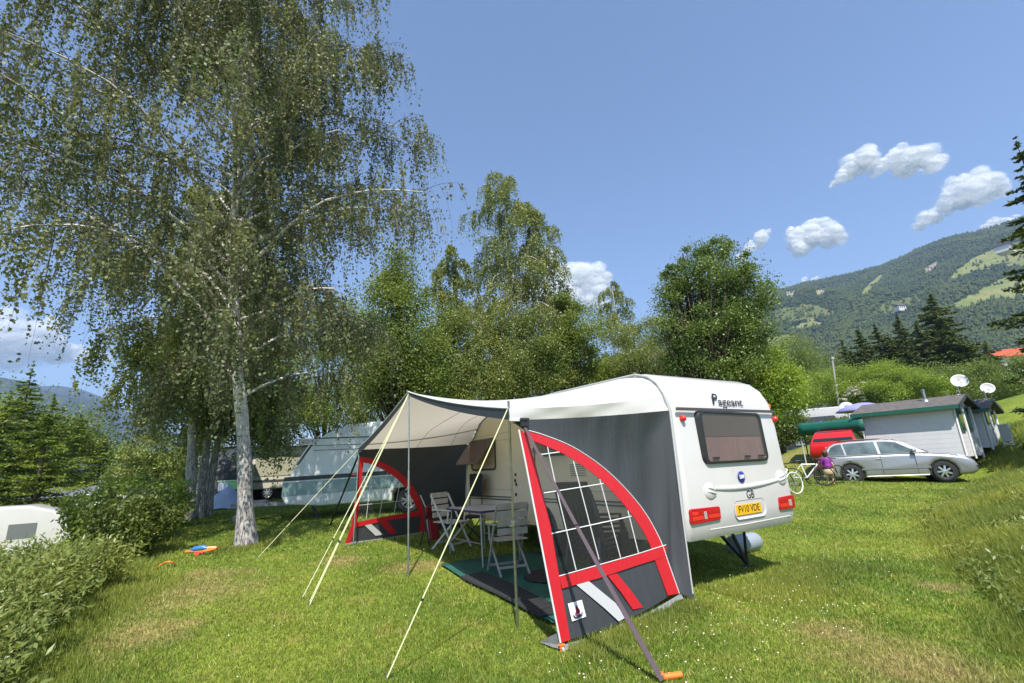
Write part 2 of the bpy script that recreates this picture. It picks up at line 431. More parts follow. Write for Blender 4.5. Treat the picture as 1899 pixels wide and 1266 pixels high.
def mountain_mat(name, scale, forest=(.028, .05, .022), light=(.07, .10, .03), rock=None):
    m, nt, b = new_mat(name); g = N(nt, 'ShaderNodeNewGeometry'); pos = g.outputs['Position']
    a = N(nt, 'ShaderNodeAttribute', attribute_name='cover')
    n1 = noise(nt, 9/scale, 6, vec=pos, rough=.6); n2 = noise(nt, 60/scale, 5, vec=pos, rough=.7); n3 = noise(nt, 130/scale, 4, vec=pos)
    c = mixc(nt, ramp(nt, n1, .5, .66), forest, light); c = mixc(nt, ramp(nt, n2, .4, .65), c, [f*.55 for f in forest])
    if rock: c = mixc(nt, ramp(nt, n1, .60, .70), c, rock)
    mead = mixc(nt, ramp(nt, n2, .35, .7), (.15, .19, .055), (.25, .235, .10))
    c = mixc(nt, ramp(nt, a.outputs['Fac'], .3, .7), c, mead)
    c = mixc(nt, ramp(nt, a.outputs['Fac'], 1.4, 1.7), c, (.30, .25, .23))
    nt.links.new(c, b.inputs['Base Color']); b.inputs['Roughness'].default_value = .95; b.inputs['Specular IOR Level'].default_value = .05
    bump(nt, b, n3, .7, scale*.006); return m
MEAD = [([(1762, 512), (1800, 482), (1860, 452), (1960, 440), (1960, 492), (1860, 492), (1800, 505), (1772, 520)], 1),
        ([(1760, 566), (1800, 548), (1850, 520), (1960, 500), (1960, 545), (1850, 555), (1790, 572)], 1),
        ([(1400, 632), (1475, 620), (1480, 642), (1400, 652)], 1), ([(1462, 609), (1505, 594), (1530, 600), (1505, 608)], 1),
        ([(1590, 600), (1640, 560), (1690, 545), (1720, 552), (1650, 590)], .52), ([(1430, 575), (1500, 560), (1560, 580), (1500, 596), (1440, 596)], .52),
        ([(1595, 545), (1612, 525), (1632, 508), (1640, 512), (1618, 532), (1606, 550)], .7),
        ([(1712, 500), (1738, 484), (1742, 492), (1722, 504)], 2), ([(1455, 541), (1475, 539), (1472, 548), (1456, 548)], 2), ([(1515, 538), (1528, 536), (1528, 545), (1518, 546)], 2)]
RM, RH, RC = mountain('mountain_right', [(1050, 700), (1200, 640), (1330, 575), (1430, 542), (1500, 524), (1570, 509), (1640, 490), (1700, 462), (1760, 440), (1830, 424), (1899, 402), (2050, 360), (2400, 300)],
                      700, 2100, 260, 130, MEAD, mountain_mat('green mountain', 1900), .85, 3.1)
LM, LH, LC = mountain('mountain_left', [(-500, 660), (-200, 680), (-60, 690), (30, 708), (62, 716), (110, 716), (150, 722), (205, 745), (260, 782), (330, 805), (430, 838), (560, 850), (800, 850), (1100, 846)],
                      1800, 6500, 200, 70, [], mountain_mat('far mountain', 6500, (.04, .06, .04), (.07, .09, .05), (.22, .21, .20)), .9, 9.7)
def mountain_wood():
    rng = np.random.default_rng(5); n = 100000
    nt_, na = RC.shape; ti = rng.random(n)**1.2*(nt_*.82-2); ai = rng.random(n)*(na-2)
    i = ti.astype(int); j = ai.astype(int); P = RH[i, j]*(1-(ti-i))[:, None]*1.0+RH[i+1, j]*(ti-i)[:, None]
    P = P+(RH[i, j+1]-RH[i, j])*(ai-j)[:, None]; c = np.maximum(RC[i, j], RC[i+1, j+1])
    edge = rng.random(n); gl = np.array([mnoise.noise(Vector((p[0]*.011, p[1]*.011, 7.0))) for p in P]); keep = ((c < .3) & (gl < .33)) | ((c < .6) & (edge < .25)) | ((c >= .6) & (edge < .03)); P = P[keep]; n = len(P)
    h = rng.uniform(5, 11, n)*(.75+.5*rng.random(n)); wd = h*rng.uniform(.2, .42, n); q = []
    rnd = (rng.random(n) < .55)[:, None]
    for k in range(4):
        a0 = k*math.pi/2+.3; a1 = a0+math.pi/2
        b0 = P+np.stack([wd*math.cos(a0), wd*math.sin(a0), h*.12], -1); b1 = P+np.stack([wd*math.cos(a1), wd*math.sin(a1), h*.12], -1)
        tp = P+np.stack([0*h, 0*h, np.where(rnd[:, 0], h*.75, h)], -1); up_ = np.where(rnd, 1.0, 0.0)*np.stack([0*h, 0*h, h*.28], -1); q.append(np.stack([b0+up_, b1+up_, tp], 1)); q.append(np.stack([b0+up_, b1+up_, P-np.array([0, 0, 1.0])], 1))
    V = np.concatenate(q)
    o = fast_mesh('mountain_forest', V, 3, leaf_mat('mountain trees', (.020, .036, .017), (.062, .088, .030), 0, .8, .1, .012)); tag(o, kind='stuff')
mountain_wood()

# ------------------------------------------------------------------ the white caravan (its own frame: u across, v towards its front)
XUV = Matrix.Rotation(TH, 4, 'Z')            # (u, v, z) -> world
def uvm(u0=0, v0=0, z0=0): return XUV @ Matrix.Translation((u0, v0, z0))
def rrect(cx, cy, w, h, r, n=5):
    out = []
    for (sx, sy, a0) in ((1, 1, 0), (-1, 1, 90), (-1, -1, 180), (1, -1, 270)):
        for k in range(n+1):
            a = math.radians(a0+90*k/n); out.append((cx+sx*(w/2-r)+r*math.cos(a), cy+sy*(h/2-r)+r*math.sin(a)))
    return out
def text_mesh(name, s, size, xf, m, parent, shear=0.0, bold=0.0, depth=.001, width=None):
    c = bpy.data.curves.new(name, 'FONT'); c.body = s; c.size = size; c.extrude = depth; c.shear = shear; c.offset = bold
    c.align_x = 'CENTER'; c.align_y = 'CENTER'; c.resolution_u = 3
    t = bpy.data.objects.new('tmp_text', c); COL.objects.link(t); bpy.context.view_layer.update()
    me = bpy.data.meshes.new_from_object(t.evaluated_get(bpy.context.evaluated_depsgraph_get()))
    bpy.data.objects.remove(t); bpy.data.curves.remove(c)
    sx = 1.0
    if width:
        xs = [v.co.x for v in me.vertices]; sx = width/(max(xs)-min(xs))
    im = wm(parent).inverted() @ xf @ Matrix.Diagonal((sx, 1, 1, 1))
    me.transform(im); me.name = name; me.materials.clear(); me.materials.append(m)
    o = bpy.data.objects.new(name, me); COL.objects.link(o); o.parent = parent; return o

CU0, CU1 = 4.56, 6.77
REAR = 3.76
CARV = empty('caravan', uv(5.66, 6.4, 0.1), 'white touring caravan with Pageant across its rear, awning fixed to its side', 'caravan', rz=TH)
prof = [(3.80, .60), (3.745, .70), (3.728, .86), (3.728, 1.10), (3.738, 1.25), (3.748, 1.42), (3.765, 2.06), (3.80, 2.22), (3.88, 2.38), (4.01, 2.50),
        (4.18, 2.575), (4.45, 2.61), (6.0, 2.63), (7.9, 2.61), (8.3, 2.55), (8.58, 2.42), (8.82, 2.22), (9.02, 1.95), (9.16, 1.66), (9.26, 1.35), (9.30, 1.0), (9.26, .66), (9.18, .56),
        (7.05, .56)]
arch = [(6.52+.42*math.cos(math.radians(a)), .50+.42*math.sin(math.radians(a))) for a in range(10, 171, 16)]
prof = prof+[(p[0], p[1]) for p in arch]+[(6.02, .56), (4.3, .56)]
prof = prof[::-1]
mb = MB(XUV)
mb.rext(prof, CU0, CU1, .085, 5, lambda a, x, z: (a, x, z), taper=lambda z: 1-.035*max(0, (z-.9)/1.7))
body = mb.build('body', M_white, CARV, smooth=38)
# the side wall in cream: thin skin panel on the door side
mb = MB(XUV); sideu = CU0-.006+.0
def side_u(z): return CU0+(CU1-CU0)/2*(.035*max(0, (z-.9)/1.7))
sk = [(p[0], p[1]) for p in prof]
cz = (6.6, 1.5)
sk = [(cz[0]+(x-cz[0])*(1-.105/2.6), z-.10 if z > 2.2 else (z+.0 if z < .7 else z)) for x, z in sk]
mb.prism([(side_u(z)-.004, x, max(z, .575)) for x, z in sk], (.02, 0, 0)); mb.build('side_skin', M_cream, CARV)
mb = MB(XUV)
for zz, v0, v1 in ((1.0, 3.95, 9.1), (.955, 3.95, 9.1)): mb.box((side_u(zz)-.007, (v0+v1)/2, zz), (.010, v1-v0, .018))
mb.build('side_stripe', M_dark, CARV)
mb = MB(XUV)
for zz in (1.13, 2.13, 2.0): mb.box((side_u(zz)-.0055, 6.5, zz), (.004, 5.0, .006))
mb.build('panel_joint', mat('joint tan', (.36, .31, .24), .6), CARV)
# door
dv0, dv1 = 5.78, 6.0
d = MB(XUV); d.prism([(side_u(.6)-.012, y, z) for y, z in rrect(7.0, 1.42, .72, 1.66, .06)], (.016, 0, 0))
door = d.build('door', M_cream, CARV, bevel=.004)
d = MB(XUV); d.strip([(side_u(1.4)-.016, y, z) for y, z in rrect(7.0, 1.42, .74, 1.68, .06)+rrect(7.0, 1.42, .74, 1.68, .06)[:1]],
                     [(side_u(1.4)-.016, y, z) for y, z in rrect(7.0, 1.42, .70, 1.64, .05)+rrect(7.0, 1.42, .70, 1.64, .05)[:1]], XUV.to_3x3() @ Vector((.006, 0, 0)) if 0 else (0.006*UX))
d.build('seal', M_dark, door)
d = MB(XUV); d.prism([(side_u(1.8)-.03, y, z) for y, z in rrect(7.0, 1.86, .44, .5, .06)], (.012, 0, 0)); d.build('window', M_glassd, door)
for yy, zz in ((7.22, 1.38), (7.24, 1.28), (7.21, 1.22), (7.23, 1.05)):
    d = MB(XUV); d.box((side_u(1.3)-.026, yy, zz), (.03, .035, .05)); d.build('handle' if zz == 1.28 else 'lock', M_blackp, door, bevel=.006)
# opened front window and a second one further back
def side_window(vc, zc, w, h, openang):
    m = MB(XUV); f = rrect(vc, zc, w, h, .08); fi = rrect(vc, zc, w-.07, h-.07, .06); u = side_u(zc)-.022
    m.strip([(u, y, z) for y, z in f+f[:1]], [(u, y, z) for y, z in fi+fi[:1]], .02*UX)
    fr = m.build('window', M_dark, CARV)
    m = MB(XUV); m.prism([(side_u(zc)-.010, y, z) for y, z in fi], (.004, 0, 0)); m.build('curtain', mat('curtain beige', (.42, .36, .28), .8, bmp=.5, bs=18, stretch=(1, 12, 1)), fr)
    top = zc+h/2-.02; R = Matrix.Translation((u-.012, 0, top)) @ Matrix.Rotation(math.radians(openang), 4, 'Y') @ Matrix.Translation((-(u-.012), 0, -top))
    m = MB(XUV @ R); m.prism([(u-.018, y, z) for y, z in rrect(vc, zc, w-.03, h-.03, .07)], (.006, 0, 0)); m.build('pane', glass_mat('acrylic pane %g' % vc, (.50, .36, .31), .22), fr)
    m = MB(XUV @ R); f = rrect(vc, zc, w-.01, h-.01, .08); fi = rrect(vc, zc, w-.07, h-.07, .06)
    m.strip([(u-.02, y, z) for y, z in f+f[:1]], [(u-.02, y, z) for y, z in fi+fi[:1]], .012*UX); m.build('frame', M_dark, fr)
side_window(8.42, 1.77, 1.0, .60, 38)
side_window(6.10, 1.86, .62, .44, 30)
# fridge vents, reflector, wheel
for zz in (1.42, 1.10):
    m = MB(XUV); m.box((side_u(zz)-.008, 5.55, zz), (.012, .40, .20)); v = m.build('vent', M_cream, CARV, bevel=.004)
    m = MB(XUV)
    for k in range(6): m.box((side_u(zz)-.0155, 5.55, zz-.075+.03*k), (.004, .34, .010))
    m.build('slot', M_dark, v)
m = MB(XUV); m.box((side_u(1.66)-.008, 5.28, 1.3), (.01, .62, .95)); m.box((side_u(1.66)-.0135, 5.28, 1.3), (.003, .58, .91)); m.build('locker_door', M_cream, CARV, bevel=.006)
m = MB(XUV); m.box((CU0-.008, 5.62, .80), (.014, .09, .035)); m.build('side_reflector', M_orange, CARV, bevel=.004)
def wheel(parent, c, axis, R=.31, wd=.17, name='wheel', spokes=8, rr=1.0):
    ax = Vector(axis).normalized(); c = Vector([float(k) for k in c]); m = MB()
    m.lathe(c-ax*wd/2, [(R*.6, 0), (R*.93, 0), (R*.985, wd*.12), (R, wd*.3), (R, wd*.7), (R*.985, wd*.88), (R*.93, wd), (R*.66, wd), (R*.62, wd*.9)], 28, ax, cap=False)
    wh = m.build(name, M_tyre, parent, smooth=40)
    m = MB(); m.lathe(c+ax*wd*.32, [(R*.60*rr, 0), (R*.64*rr, wd*.12), (R*.64*rr, wd*.2), (R*.6*rr, wd*.12), (R*.56*rr, 0)], 28, ax, cap=False)
    q = Vector((0, 0, 1)).rotation_difference(ax)
    for k in range(spokes):
        t = 2*math.pi*k/spokes; dv = q @ Vector((math.cos(t), math.sin(t), 0)); m.bar(c+ax*wd*.40+dv*R*.10, c+ax*wd*.36+dv*R*.62*rr, R*.15*rr, .02, up=ax)
    m.lathe(c+ax*wd*.32, [(R*.17, 0), (R*.17, wd*.10), (R*.10, wd*.14)], 16, ax)
    m.build('rim', M_alloy, wh, smooth=40)
    m = MB(); m.lathe(c+ax*wd*.1, [(R*.60, 0), (R*.60, .005)], 24, ax); m.build('brake_drum', M_black, wh)
    return wh
wheel(CARV, XUV @ Vector((CU0+.14, 6.52, .42)), -UX)
wheel(CARV, XUV @ Vector((CU1-.14, 6.52, .42)), UX)
m = MB(XUV); m.box((5.66, 6.52, .44), (1.9, .09, .09)); m.bar((4.95, 4.4, .6), (4.95, 9.3, .6), .07); m.bar((6.35, 4.4, .6), (6.35, 9.3, .6), .07)
m.bar((4.95, 9.2, .55), (5.66, 10.5, .5), .08); m.bar((6.35, 9.2, .55), (5.66, 10.5, .5), .08); m.build('chassis', M_black, CARV)
m = MB(XUV); m.tube([(5.66, 10.35, .75), (5.66, 10.35, .34)], .03); m.lathe((5.63, 10.35, .38), [(.09, 0), (.09, .06)], 16, (1, 0, 0)); m.build('jockey_wheel', M_steel, CARV)
for u in (5.2, 6.50):
    m = MB(XUV); m.bar((u-.16, 4.5, .56), (u+.02, 4.42, .03), .035); m.bar((u+.2, 4.5, .56), (u+.02, 4.42, .03), .035); m.bar((u+.02, 4.95, .56), (u+.02, 4.42, .05), .04); m.box((u+.02, 4.42, .02), (.16, .12, .02))
    m.build('corner_steady', M_blackp, CARV)
# rear face
W1, W2 = onp(1290, 761, uv(5, 3.75, 0), VX), onp(1422, 858, uv(5, 3.75, 0), VX)
rw = [onp(px, py, uv(5, 3.75, 0), VX) for px, py in ((1290, 761), (1404, 766.5), (1422.5, 853.5), (1306, 861))]
rwl = [(p @ UX, p[2]) for p in rw]
def quadround(q, r=.07, n=5, grow=0.0):
    q = [Vector(p) for p in q]; c = sum(q, Vector((0, 0)))/4; q = [c+(p-c)*(1+grow/((p-c).length)) for p in q]; out = []
    for i in range(4):
        a, b, d = q[i-1], q[i], q[(i+1) % 4]; p0 = b+(a-b).normalized()*r; p1 = b+(d-b).normalized()*r
        for k in range(n+1):
            t = k/n; out.append(tuple((1-t)**2*p0+2*t*(1-t)*b+t*t*p1))
    return out
def rv(z): return 3.75+.02*max(0, (z-1.5)/.6)     # v of the rear skin
m = MB(XUV); o_ = quadround(rwl, .09); i_ = quadround(rwl, .07, grow=-.055)
m.strip([(u, 3.715, z) for u, z in o_+o_[:1]], [(u, 3.712, z) for u, z in i_+i_[:1]], .06*VX); RWIN = m.build('rear_window', M_blackp, CARV, smooth=40)
m = MB(XUV); m.prism([(u, 3.718, z) for u, z in i_], (0, .004, 0)); m.build('pane', M_glasslt, RWIN)
zs = [z for _, z in i_]; zmid = min(zs)+(max(zs)-min(zs))*.50; us = [u for u, _ in i_]
m = MB(XUV); m.box(((min(us)+max(us))/2, 3.735, (zmid+max(zs))/2), (max(us)-min(us)-.02, .006, max(zs)-zmid-.01))
m.build('blind', mat('grey blind', (.105, .103, .10), .8), RWIN)
m = MB(XUV); m.box(((min(us)+max(us))/2, 3.738, (zmid+min(zs))/2), (max(us)-min(us)-.02, .006, zmid-min(zs)-.01))
m.build('curtain', mat('mauve curtain', (.27, .185, .185), .8, var=.12, vs=2, bmp=.3, bs=9, stretch=(10, 1, 1)), RWIN)
for uu in (min(us)+.16, max(us)-.42, max(us)-.12):
    m = MB(XUV); m.box((uu, 3.712, min(zs)+.045), (.12, .012, .022)); m.build('catch', M_blackp, RWIN, bevel=.004)
m = MB(XUV); m.rext([(p[0], p[1]) for p in ((3.715, 2.055), (3.735, 2.055), (3.735, 2.085), (3.72, 2.09))], 4.62, 6.70, .004, 1); m.build('panel_strip', M_dark, CARV)
def reartext(name, s, px0, px1, size, mt, shear=0, bold=0, v=3.745, vert=True, tilt=0, width=None):
    a = onp(px0[0], px0[1], uv(0, v, 0), VX); b = onp(px1[0], px1[1], uv(0, v, 0), VX); c = (a+b)/2
    ux = Vector(b-a); wdt = ux.length
    M = Matrix(((UX[0], 0, -VX[0], c[0]), (UX[1], 0, -VX[1], c[1]), (0, 1, 0, c[2]), (0, 0, 0, 1))) @ Matrix.Rotation(tilt, 4, 'X')
    return text_mesh(name, s, size, M, mt, CARV, shear, bold, width=wdt if width is None else width)
# sits on the rounded upper panel
a = onp(1318, 745, uv(0, 3.83, 0), VX); b = onp(1376, 749, uv(0, 3.83, 0), VX)
reartext('name_lettering', 'P', (1318, 740.5), (1330, 740.5), .205, M_ink, .22, .003, 3.7815, tilt=-.2)
reartext('name_lettering', 'ageant', (1331, 745), (1376, 746), .165, M_ink, .12, .0, 3.7765, tilt=-.2)
reartext('country_letters', 'GB', (1384.5, 917.5), (1398.5, 916.5), .135, M_ink, 0, .0015, 3.7262)
cB = onp(1374.5, 884, uv(0, 3.728, 0), VX)
m = MB(); m.lathe(cB, [(.068, 0), (.068, .008), (.06, .012)], 24, -VX); BD = m.build('badge', mat('badge blue', (.02, .03, .22), .25, coat=.5), CARV, smooth=40)
Mb = Matrix(((UX[0], 0, -VX[0], cB[0]-VX[0]*.013), (UX[1], 0, -VX[1], cB[1]-VX[1]*.013), (0, 1, 0, cB[2]), (0, 0, 0, 1)))
text_mesh('badge_letters', 'DAW', .06, Mb, mat('badge white', (.75, .75, .78), .4), BD, 0, .003, .001, width=.10)
# number plate in its scooped recess
pc = onp(1390, 943, uv(0, 3.72, 0), VX); pu = pc @ UX; pz = pc[2]
m = MB(XUV); o_ = rrect(pu+.03, pz, .66, .215, .08); i_ = rrect(pu+.02, pz, .60, .165, .06)
m.strip([(u, 3.722, z) for u, z in o_+o_[:1]], [(u, 3.738, z) for u, z in i_+i_[:1]]); rec = m.build('plate_recess', M_white, CARV, smooth=50)
m = MB(XUV); m.box((pu, 3.727, pz), (.52, .006, .12)); pl_ = m.build('number_plate', mat('plate yellow', (.72, .40, .01), .35, coat=.3), CARV, bevel=.002)
Mp = Matrix(((UX[0], 0, -VX[0], 0), (UX[1], 0, -VX[1], 0), (0, 1, 0, 0), (0, 0, 0, 1))); Mp.translation = XUV @ Vector((pu, 3.7235, pz))
text_mesh('plate_letters', 'FV10 VDE', .115, Mp, M_ink, pl_, 0, .001, .0008, width=.43)
# tail lamps: clusters with cells
def cluster(pxs, cells):
    q = [onp(x, y, uv(0, 3.715, 0), VX) for x, y in pxs]; q = [(p @ UX, p[2]) for p in q]
    m = MB(XUV); m.prism([(u, 3.712, z) for u, z in quadround(q, .035)], (0, .05, 0)); t = m.build('tail_lamp', M_red, CARV, bevel=.008)
    u0 = min(p[0] for p in q); u1 = max(p[0] for p in q); z0 = min(p[1] for p in q)+.02; z1 = max(p[1] for p in q)-.02
    for fx0, fx1, fz0, fz1, mt in cells:
        m = MB(XUV); a0 = u0+(u1-u0)*fx0; a1 = u0+(u1-u0)*fx1; b0 = z0+(z1-z0)*fz0; b1 = z0+(z1-z0)*fz1
        m.prism([(u, 3.7085, z) for u, z in rrect((a0+a1)/2, (b0+b1)/2, a1-a0, b1-b0, min(.010, (b1-b0)*.3), 3)], (0, .008, 0)); m.build('lens', mt, t, bevel=.002)
cluster([(1279.5, 944), (1335, 938), (1338, 963), (1283, 973.5)], [(.05, .25, .56, .86, M_redl), (.05, .40, .14, .44, M_redl), (.43, .52, .14, .80, M_clear), (.55, .75, .5, .84, M_red), (.57, .95, .16, .46, M_redl), (.78, .95, .52, .84, M_red)])
cluster([(1443.5, 922), (1471.5, 916.5), (1475, 942), (1447, 945.5)], [(.05, .55, .5, .86, M_red), (.08, .55, .12, .46, M_redl), (.60, .78, .15, .75, M_clear), (.8, .96, .2, .8, M_red)])
for px, py in ((1265.5, 775.5), (1436, 777)):
    c = onp(px, py, uv(0, 3.75, 0), VX); m = MB(); m.lathe(c+VX*.01, [(.040, 0), (.040, .018), (.030, .045), (.012, .055)], 14, -VX); ml = m.build('marker_lamp', M_redl, CARV, smooth=50)
for zz in (2.16, 2.03):
    m = MB(XUV); m.box((CU1-.045, 3.83, zz), (.05, .06, .07)); m.build('side_marker', M_orange, CARV, bevel=.012)
# bumper lip, swoosh ridge and grab handles moulded in the rear
m = MB(XUV); m.tube([(4.95, 3.748, .700), (5.6, 3.746, .692), (6.62, 3.748, .700)], .010, 6); m.build('bumper_lip', M_white, CARV, smooth=60)
pts = []
for k in range(17):
    t = k/16; px = 1306+(1448-1306)*t; py = 905-18*t+7*(4*t*(1-t)); pts.append(onp(px, py, uv(0, 3.752, 0), VX))
m = MB(); m.tube(pts, [.032+.016*(4*(k/16)*(1-k/16)) for k in range(17)], 12, flat=.8); m.build('moulded_ridge', M_white, CARV, smooth=70)
for pxs, fx in (((1305, 1325, 898, 924), 1), ((1437, 1458, 872, 900), -1)):
    x0, x1, y0, y1 = pxs; cH = onp((x0+x1)/2, (y0+y1)/2, uv(0, 3.742, 0), VX)
    Q = []
    for i in range(7):
        t = i/6*math.pi/2; Q.append([cH+UX*math.cos(a)*.115*math.cos(t)+np.array([0, 0, 1])*math.sin(a)*.10*math.cos(t)-VX*(.040*math.sin(t)**.8) for a in np.linspace(0, 2*math.pi, 25)])
    m = MB(); m.grid(Q); m.build('handle_boss', M_white, CARV, smooth=70)
    for dz, ln in ((.035, .07), (-.01, .085)):
        m = MB(); m.tube([cH+UX*(-ln*.7)*fx+np.array([0, 0, dz+.012])-VX*.030, cH+np.array([0, 0, dz])-VX*.043, cH+UX*ln*fx+np.array([0, 0, dz-.022])-VX*.030], .011, 6); m.build('grab_handle', M_white, CARV, smooth=70)
# awning rail along the rear left edge and the roof edge
rail = [(3.81, .62), (3.79, 1.2), (3.80, 2.05), (3.86, 2.24), (3.95, 2.39), (4.08, 2.49), (4.28, 2.555), (6.0, 2.585), (8.0, 2.56), (8.5, 2.42), (8.95, 2.0), (9.15, 1.5), (9.2, .7)]
m = MB(XUV); m.tube([(side_u(z)-.004, v-.012, z+.022*(z > 2.1)) for v, z in rail], .019, 8); m.build('awning_rail', mat('rail grey', (.34, .35, .35), .4), CARV, smooth=60)

# ------------------------------------------------------------------ the awning
AWN = empty('awning', uv(2.5, 6.7, .1), 'long caravan awning with white roof, charcoal sides and red trimmed windows', 'awning', rz=TH)
def roof_mat():
    m, nt, b = new_mat('awning roof fabric'); g = N(nt, 'ShaderNodeNewGeometry')
    c = mixc(nt, g.outputs['Backfacing'], (.66, .66, .65), (.66, .58, .48)); nt.links.new(c, b.inputs['Base Color']); b.inputs['Roughness'].default_value = .7
    t = N(nt, 'ShaderNodeBsdfTranslucent'); t.inputs[0].default_value = (.74, .67, .58, 1); mx = N(nt, 'ShaderNodeMixShader'); mx.inputs[0].default_value = .36
    nt.links.new(b.outputs[0], mx.inputs[1]); nt.links.new(t.outputs[0], mx.inputs[2]); nt.links.new(mx.outputs[0], nt.nodes['Material Output'].inputs[0])
    bump(nt, b, noise(nt, 2.2, 4), .12); return m
M_roof = roof_mat()
M_roofc = mat('awning ceiling cream', (.66, .58, .49), .8, trans=.35)
M_grey = mat('awning charcoal', (.043, .047, .053), .55, var=.04, vs=1.5, bmp=.45, bs=4, stretch=(6, 6, .35))
M_valance = mat('valance navy grey', (.040, .044, .056), .5, bmp=.4, bs=4)
M_trim = mat('awning red', (.50, .012, .020), .5, bmp=.35, bs=7, stretch=(4, 4, .6))
M_trimw = mat('awning piping white', (.62, .62, .62), .5)
M_mud = mat('mudwall grey', (.20, .20, .20), .6, bmp=.6, bs=12)
PN0 = uv(2.43, 3.92, 2.05); PF0 = uv(2.45, 9.50, 2.0); PK = uv(2.46, 6.78, 2.665)
# roof: front edge runs near corner - peak - far corner, back edge follows the rail
railp = [(3.86, 2.24), (3.93, 2.36), (4.03, 2.46), (4.18, 2.53), (4.5, 2.575), (5.5, 2.59), (6.6, 2.595), (7.6, 2.58), (8.15, 2.53), (8.5, 2.42), (8.75, 2.24), (8.93, 2.02)]
def along(poly, t):
    p = [np.array(q, float) for q in poly]; L = np.cumsum([0]+[np.linalg.norm(p[i+1]-p[i]) for i in range(len(p)-1)]); s = t*L[-1]
    i = min(int(np.searchsorted(L, s, 'right'))-1, len(p)-2); f_ = (s-L[i])/(L[i+1]-L[i]); return p[i]*(1-f_)+p[i+1]*f_
nA, nB = 41, 17; P = []
for i in range(nA):
    t = i/(nA-1)
    rp = along(railp, t); B = uv(side_u(rp[1])-.012, rp[0], rp[1])
    if t < .5:
        q = t/.5; F = PN0*(1-q)+PK*q; sg = .045*4*q*(1-q)
    else:
        q = (t-.5)/.5; F = PK*(1-q)+PF0*q; sg = .045*4*q*(1-q)
    F = F-np.array([0, 0, sg]); row = []
    for j in range(nB):
        s_ = j/(nB-1); p = F*(1-s_)+B*s_; p = p-np.array([0, 0, 1])*(.085*4*s_*(1-s_)*(.35+.65*4*t*(1-t))); row.append(p)
    P.append(row)
m = MB(); m.grid(P); m.build('roof', M_roof, AWN, smooth=60, recalc=False)
m = MB(); m.tube([P[i][8]-np.array([0, 0, .006]) for i in range(nA)], .004, 4); m.tube([P[i][13]-np.array([0, 0, .006]) for i in range(nA)], .004, 4); m.build('seam', mat('seam brown', (.20, .17, .14), .7), AWN)
fe = [r[0] for r in P]; m = MB()
dn = np.array([0, 0, -1.0]); hood = [fe[i]+dn*(.03+.085*smooth(0, .5, 1-i/(nA-1)*1.25) if i < 26 else fe[i]*0+.04) if False else fe[i]+dn*(.045+.06*abs(1-2*min(i, nA-1)/(nA-1))**.6)+UX*.0-UX*.012 for i in range(nA)]
m.strip([p-UX*.012+np.array([0, 0, .006]) for p in fe], hood, .006*UX); m.build('front_valance', M_valance, AWN, smooth=60)
m = MB(); m.tube([p-UX*.014+np.array([0, 0, .008]) for p in fe], .010, 6); m.build('piping', M_trimw, AWN)
# near side panel: plane through these corners
pa, pb, pc_ = uv(2.67, 3.66, 0), uv(4.55, 3.86, 0.0), uv(2.43, 3.90, 1.96)
NN = np.cross(pb-pa, pc_-pa); NN /= np.linalg.norm(NN); NN = NN if NN @ VX < 0 else -NN      # faces the camera
def near(px, py, k=0.0): return onp(px, py, pa, NN)+NN*k
def nl(pts, k=0.0): return [near(x, y, k) for x, y in pts]
def dens(pts, n=24):
    return [along(pts, i/(n-1)) for i in range(n)]
def spline(pts, n=26):
    out = []; P_ = [np.array(p, float) for p in pts]; P_ = [2*P_[0]-P_[1]]+P_+[2*P_[-1]-P_[-2]]
    for i in range(1, len(P_)-2):
        for k in range(n//(len(pts)-1)+1):
            t = k/(n//(len(pts)-1)+1); a, b, c, d = P_[i-1:i+3]
            out.append(.5*((2*b)+(-a+c)*t+(2*a-5*b+4*c-d)*t*t+(-a+3*b-3*c+d)*t**3))
    out.append(P_[-2]); return out
arcO = spline([(972, 797), (1010, 808), (1066, 832), (1128, 876), (1185, 937), (1219, 993), (1237, 1040), (1258, 1100)], 63)
arcI = spline([(972, 812), (1004, 824), (1055, 848), (1112, 889), (1165, 947), (1198, 997), (1214, 1040), (1237, 1104)], 63)
# charcoal between arch and roof edge, up to the cream seam
seam = [(946, 779), (1000, 777.5), (1100, 774.5), (1180, 771), (1240, 767.5)]
edge = [(1240, 767.5), (1247, 830), (1255, 900), (1262, 960), (1268, 1020), (1268, 1098)]
# dense sheet of charcoal with folds: from arch line outwards to seam/edge
outer = dens([np.array(p) for p in seam+edge[1:]], len(arcO))
def fold(px, i, s):  # soft vertical folds pushed out of the plane
    return (.024*math.sin(px*.15+.9*math.sin(px*.05))+.003*math.sin(px*.37+1))*(s*(1-s)*4)*min(1, max(0, (px-1050)/110))
ztop = 2.06
def outw(b):
    '''where the outer rim of the charcoal sheet really hangs: seam line, then down the caravan rail'''
    q = near(*b)
    if b[0] < 1239.5: t = (b[0]-946)/(1240-946); return q+(uv(side_u(ztop)-.014, 3.79, ztop)-near(1240, 767.5))*t**2
    t = (b[1]-767.5)/(1098-767.5); z = ztop*(1-t)+.03*t; return uv(side_u(z)-.014, 3.79-.02*t, z)
OUTW = [outw(b) for b in outer]
m = MB(); m.grid([[near(*(np.array(a)*(1-s_)+np.array(b)*s_), k=fold((a[0]*(1-s_)+b[0]*s_), 0, s_))+(W_-near(*b))*s_**1.6 for s_ in np.linspace(0, 1, 12)] for a, b, W_ in zip(arcO, outer, OUTW)])
SIDE = m.build('side_panel', M_grey, AWN, smooth=60)
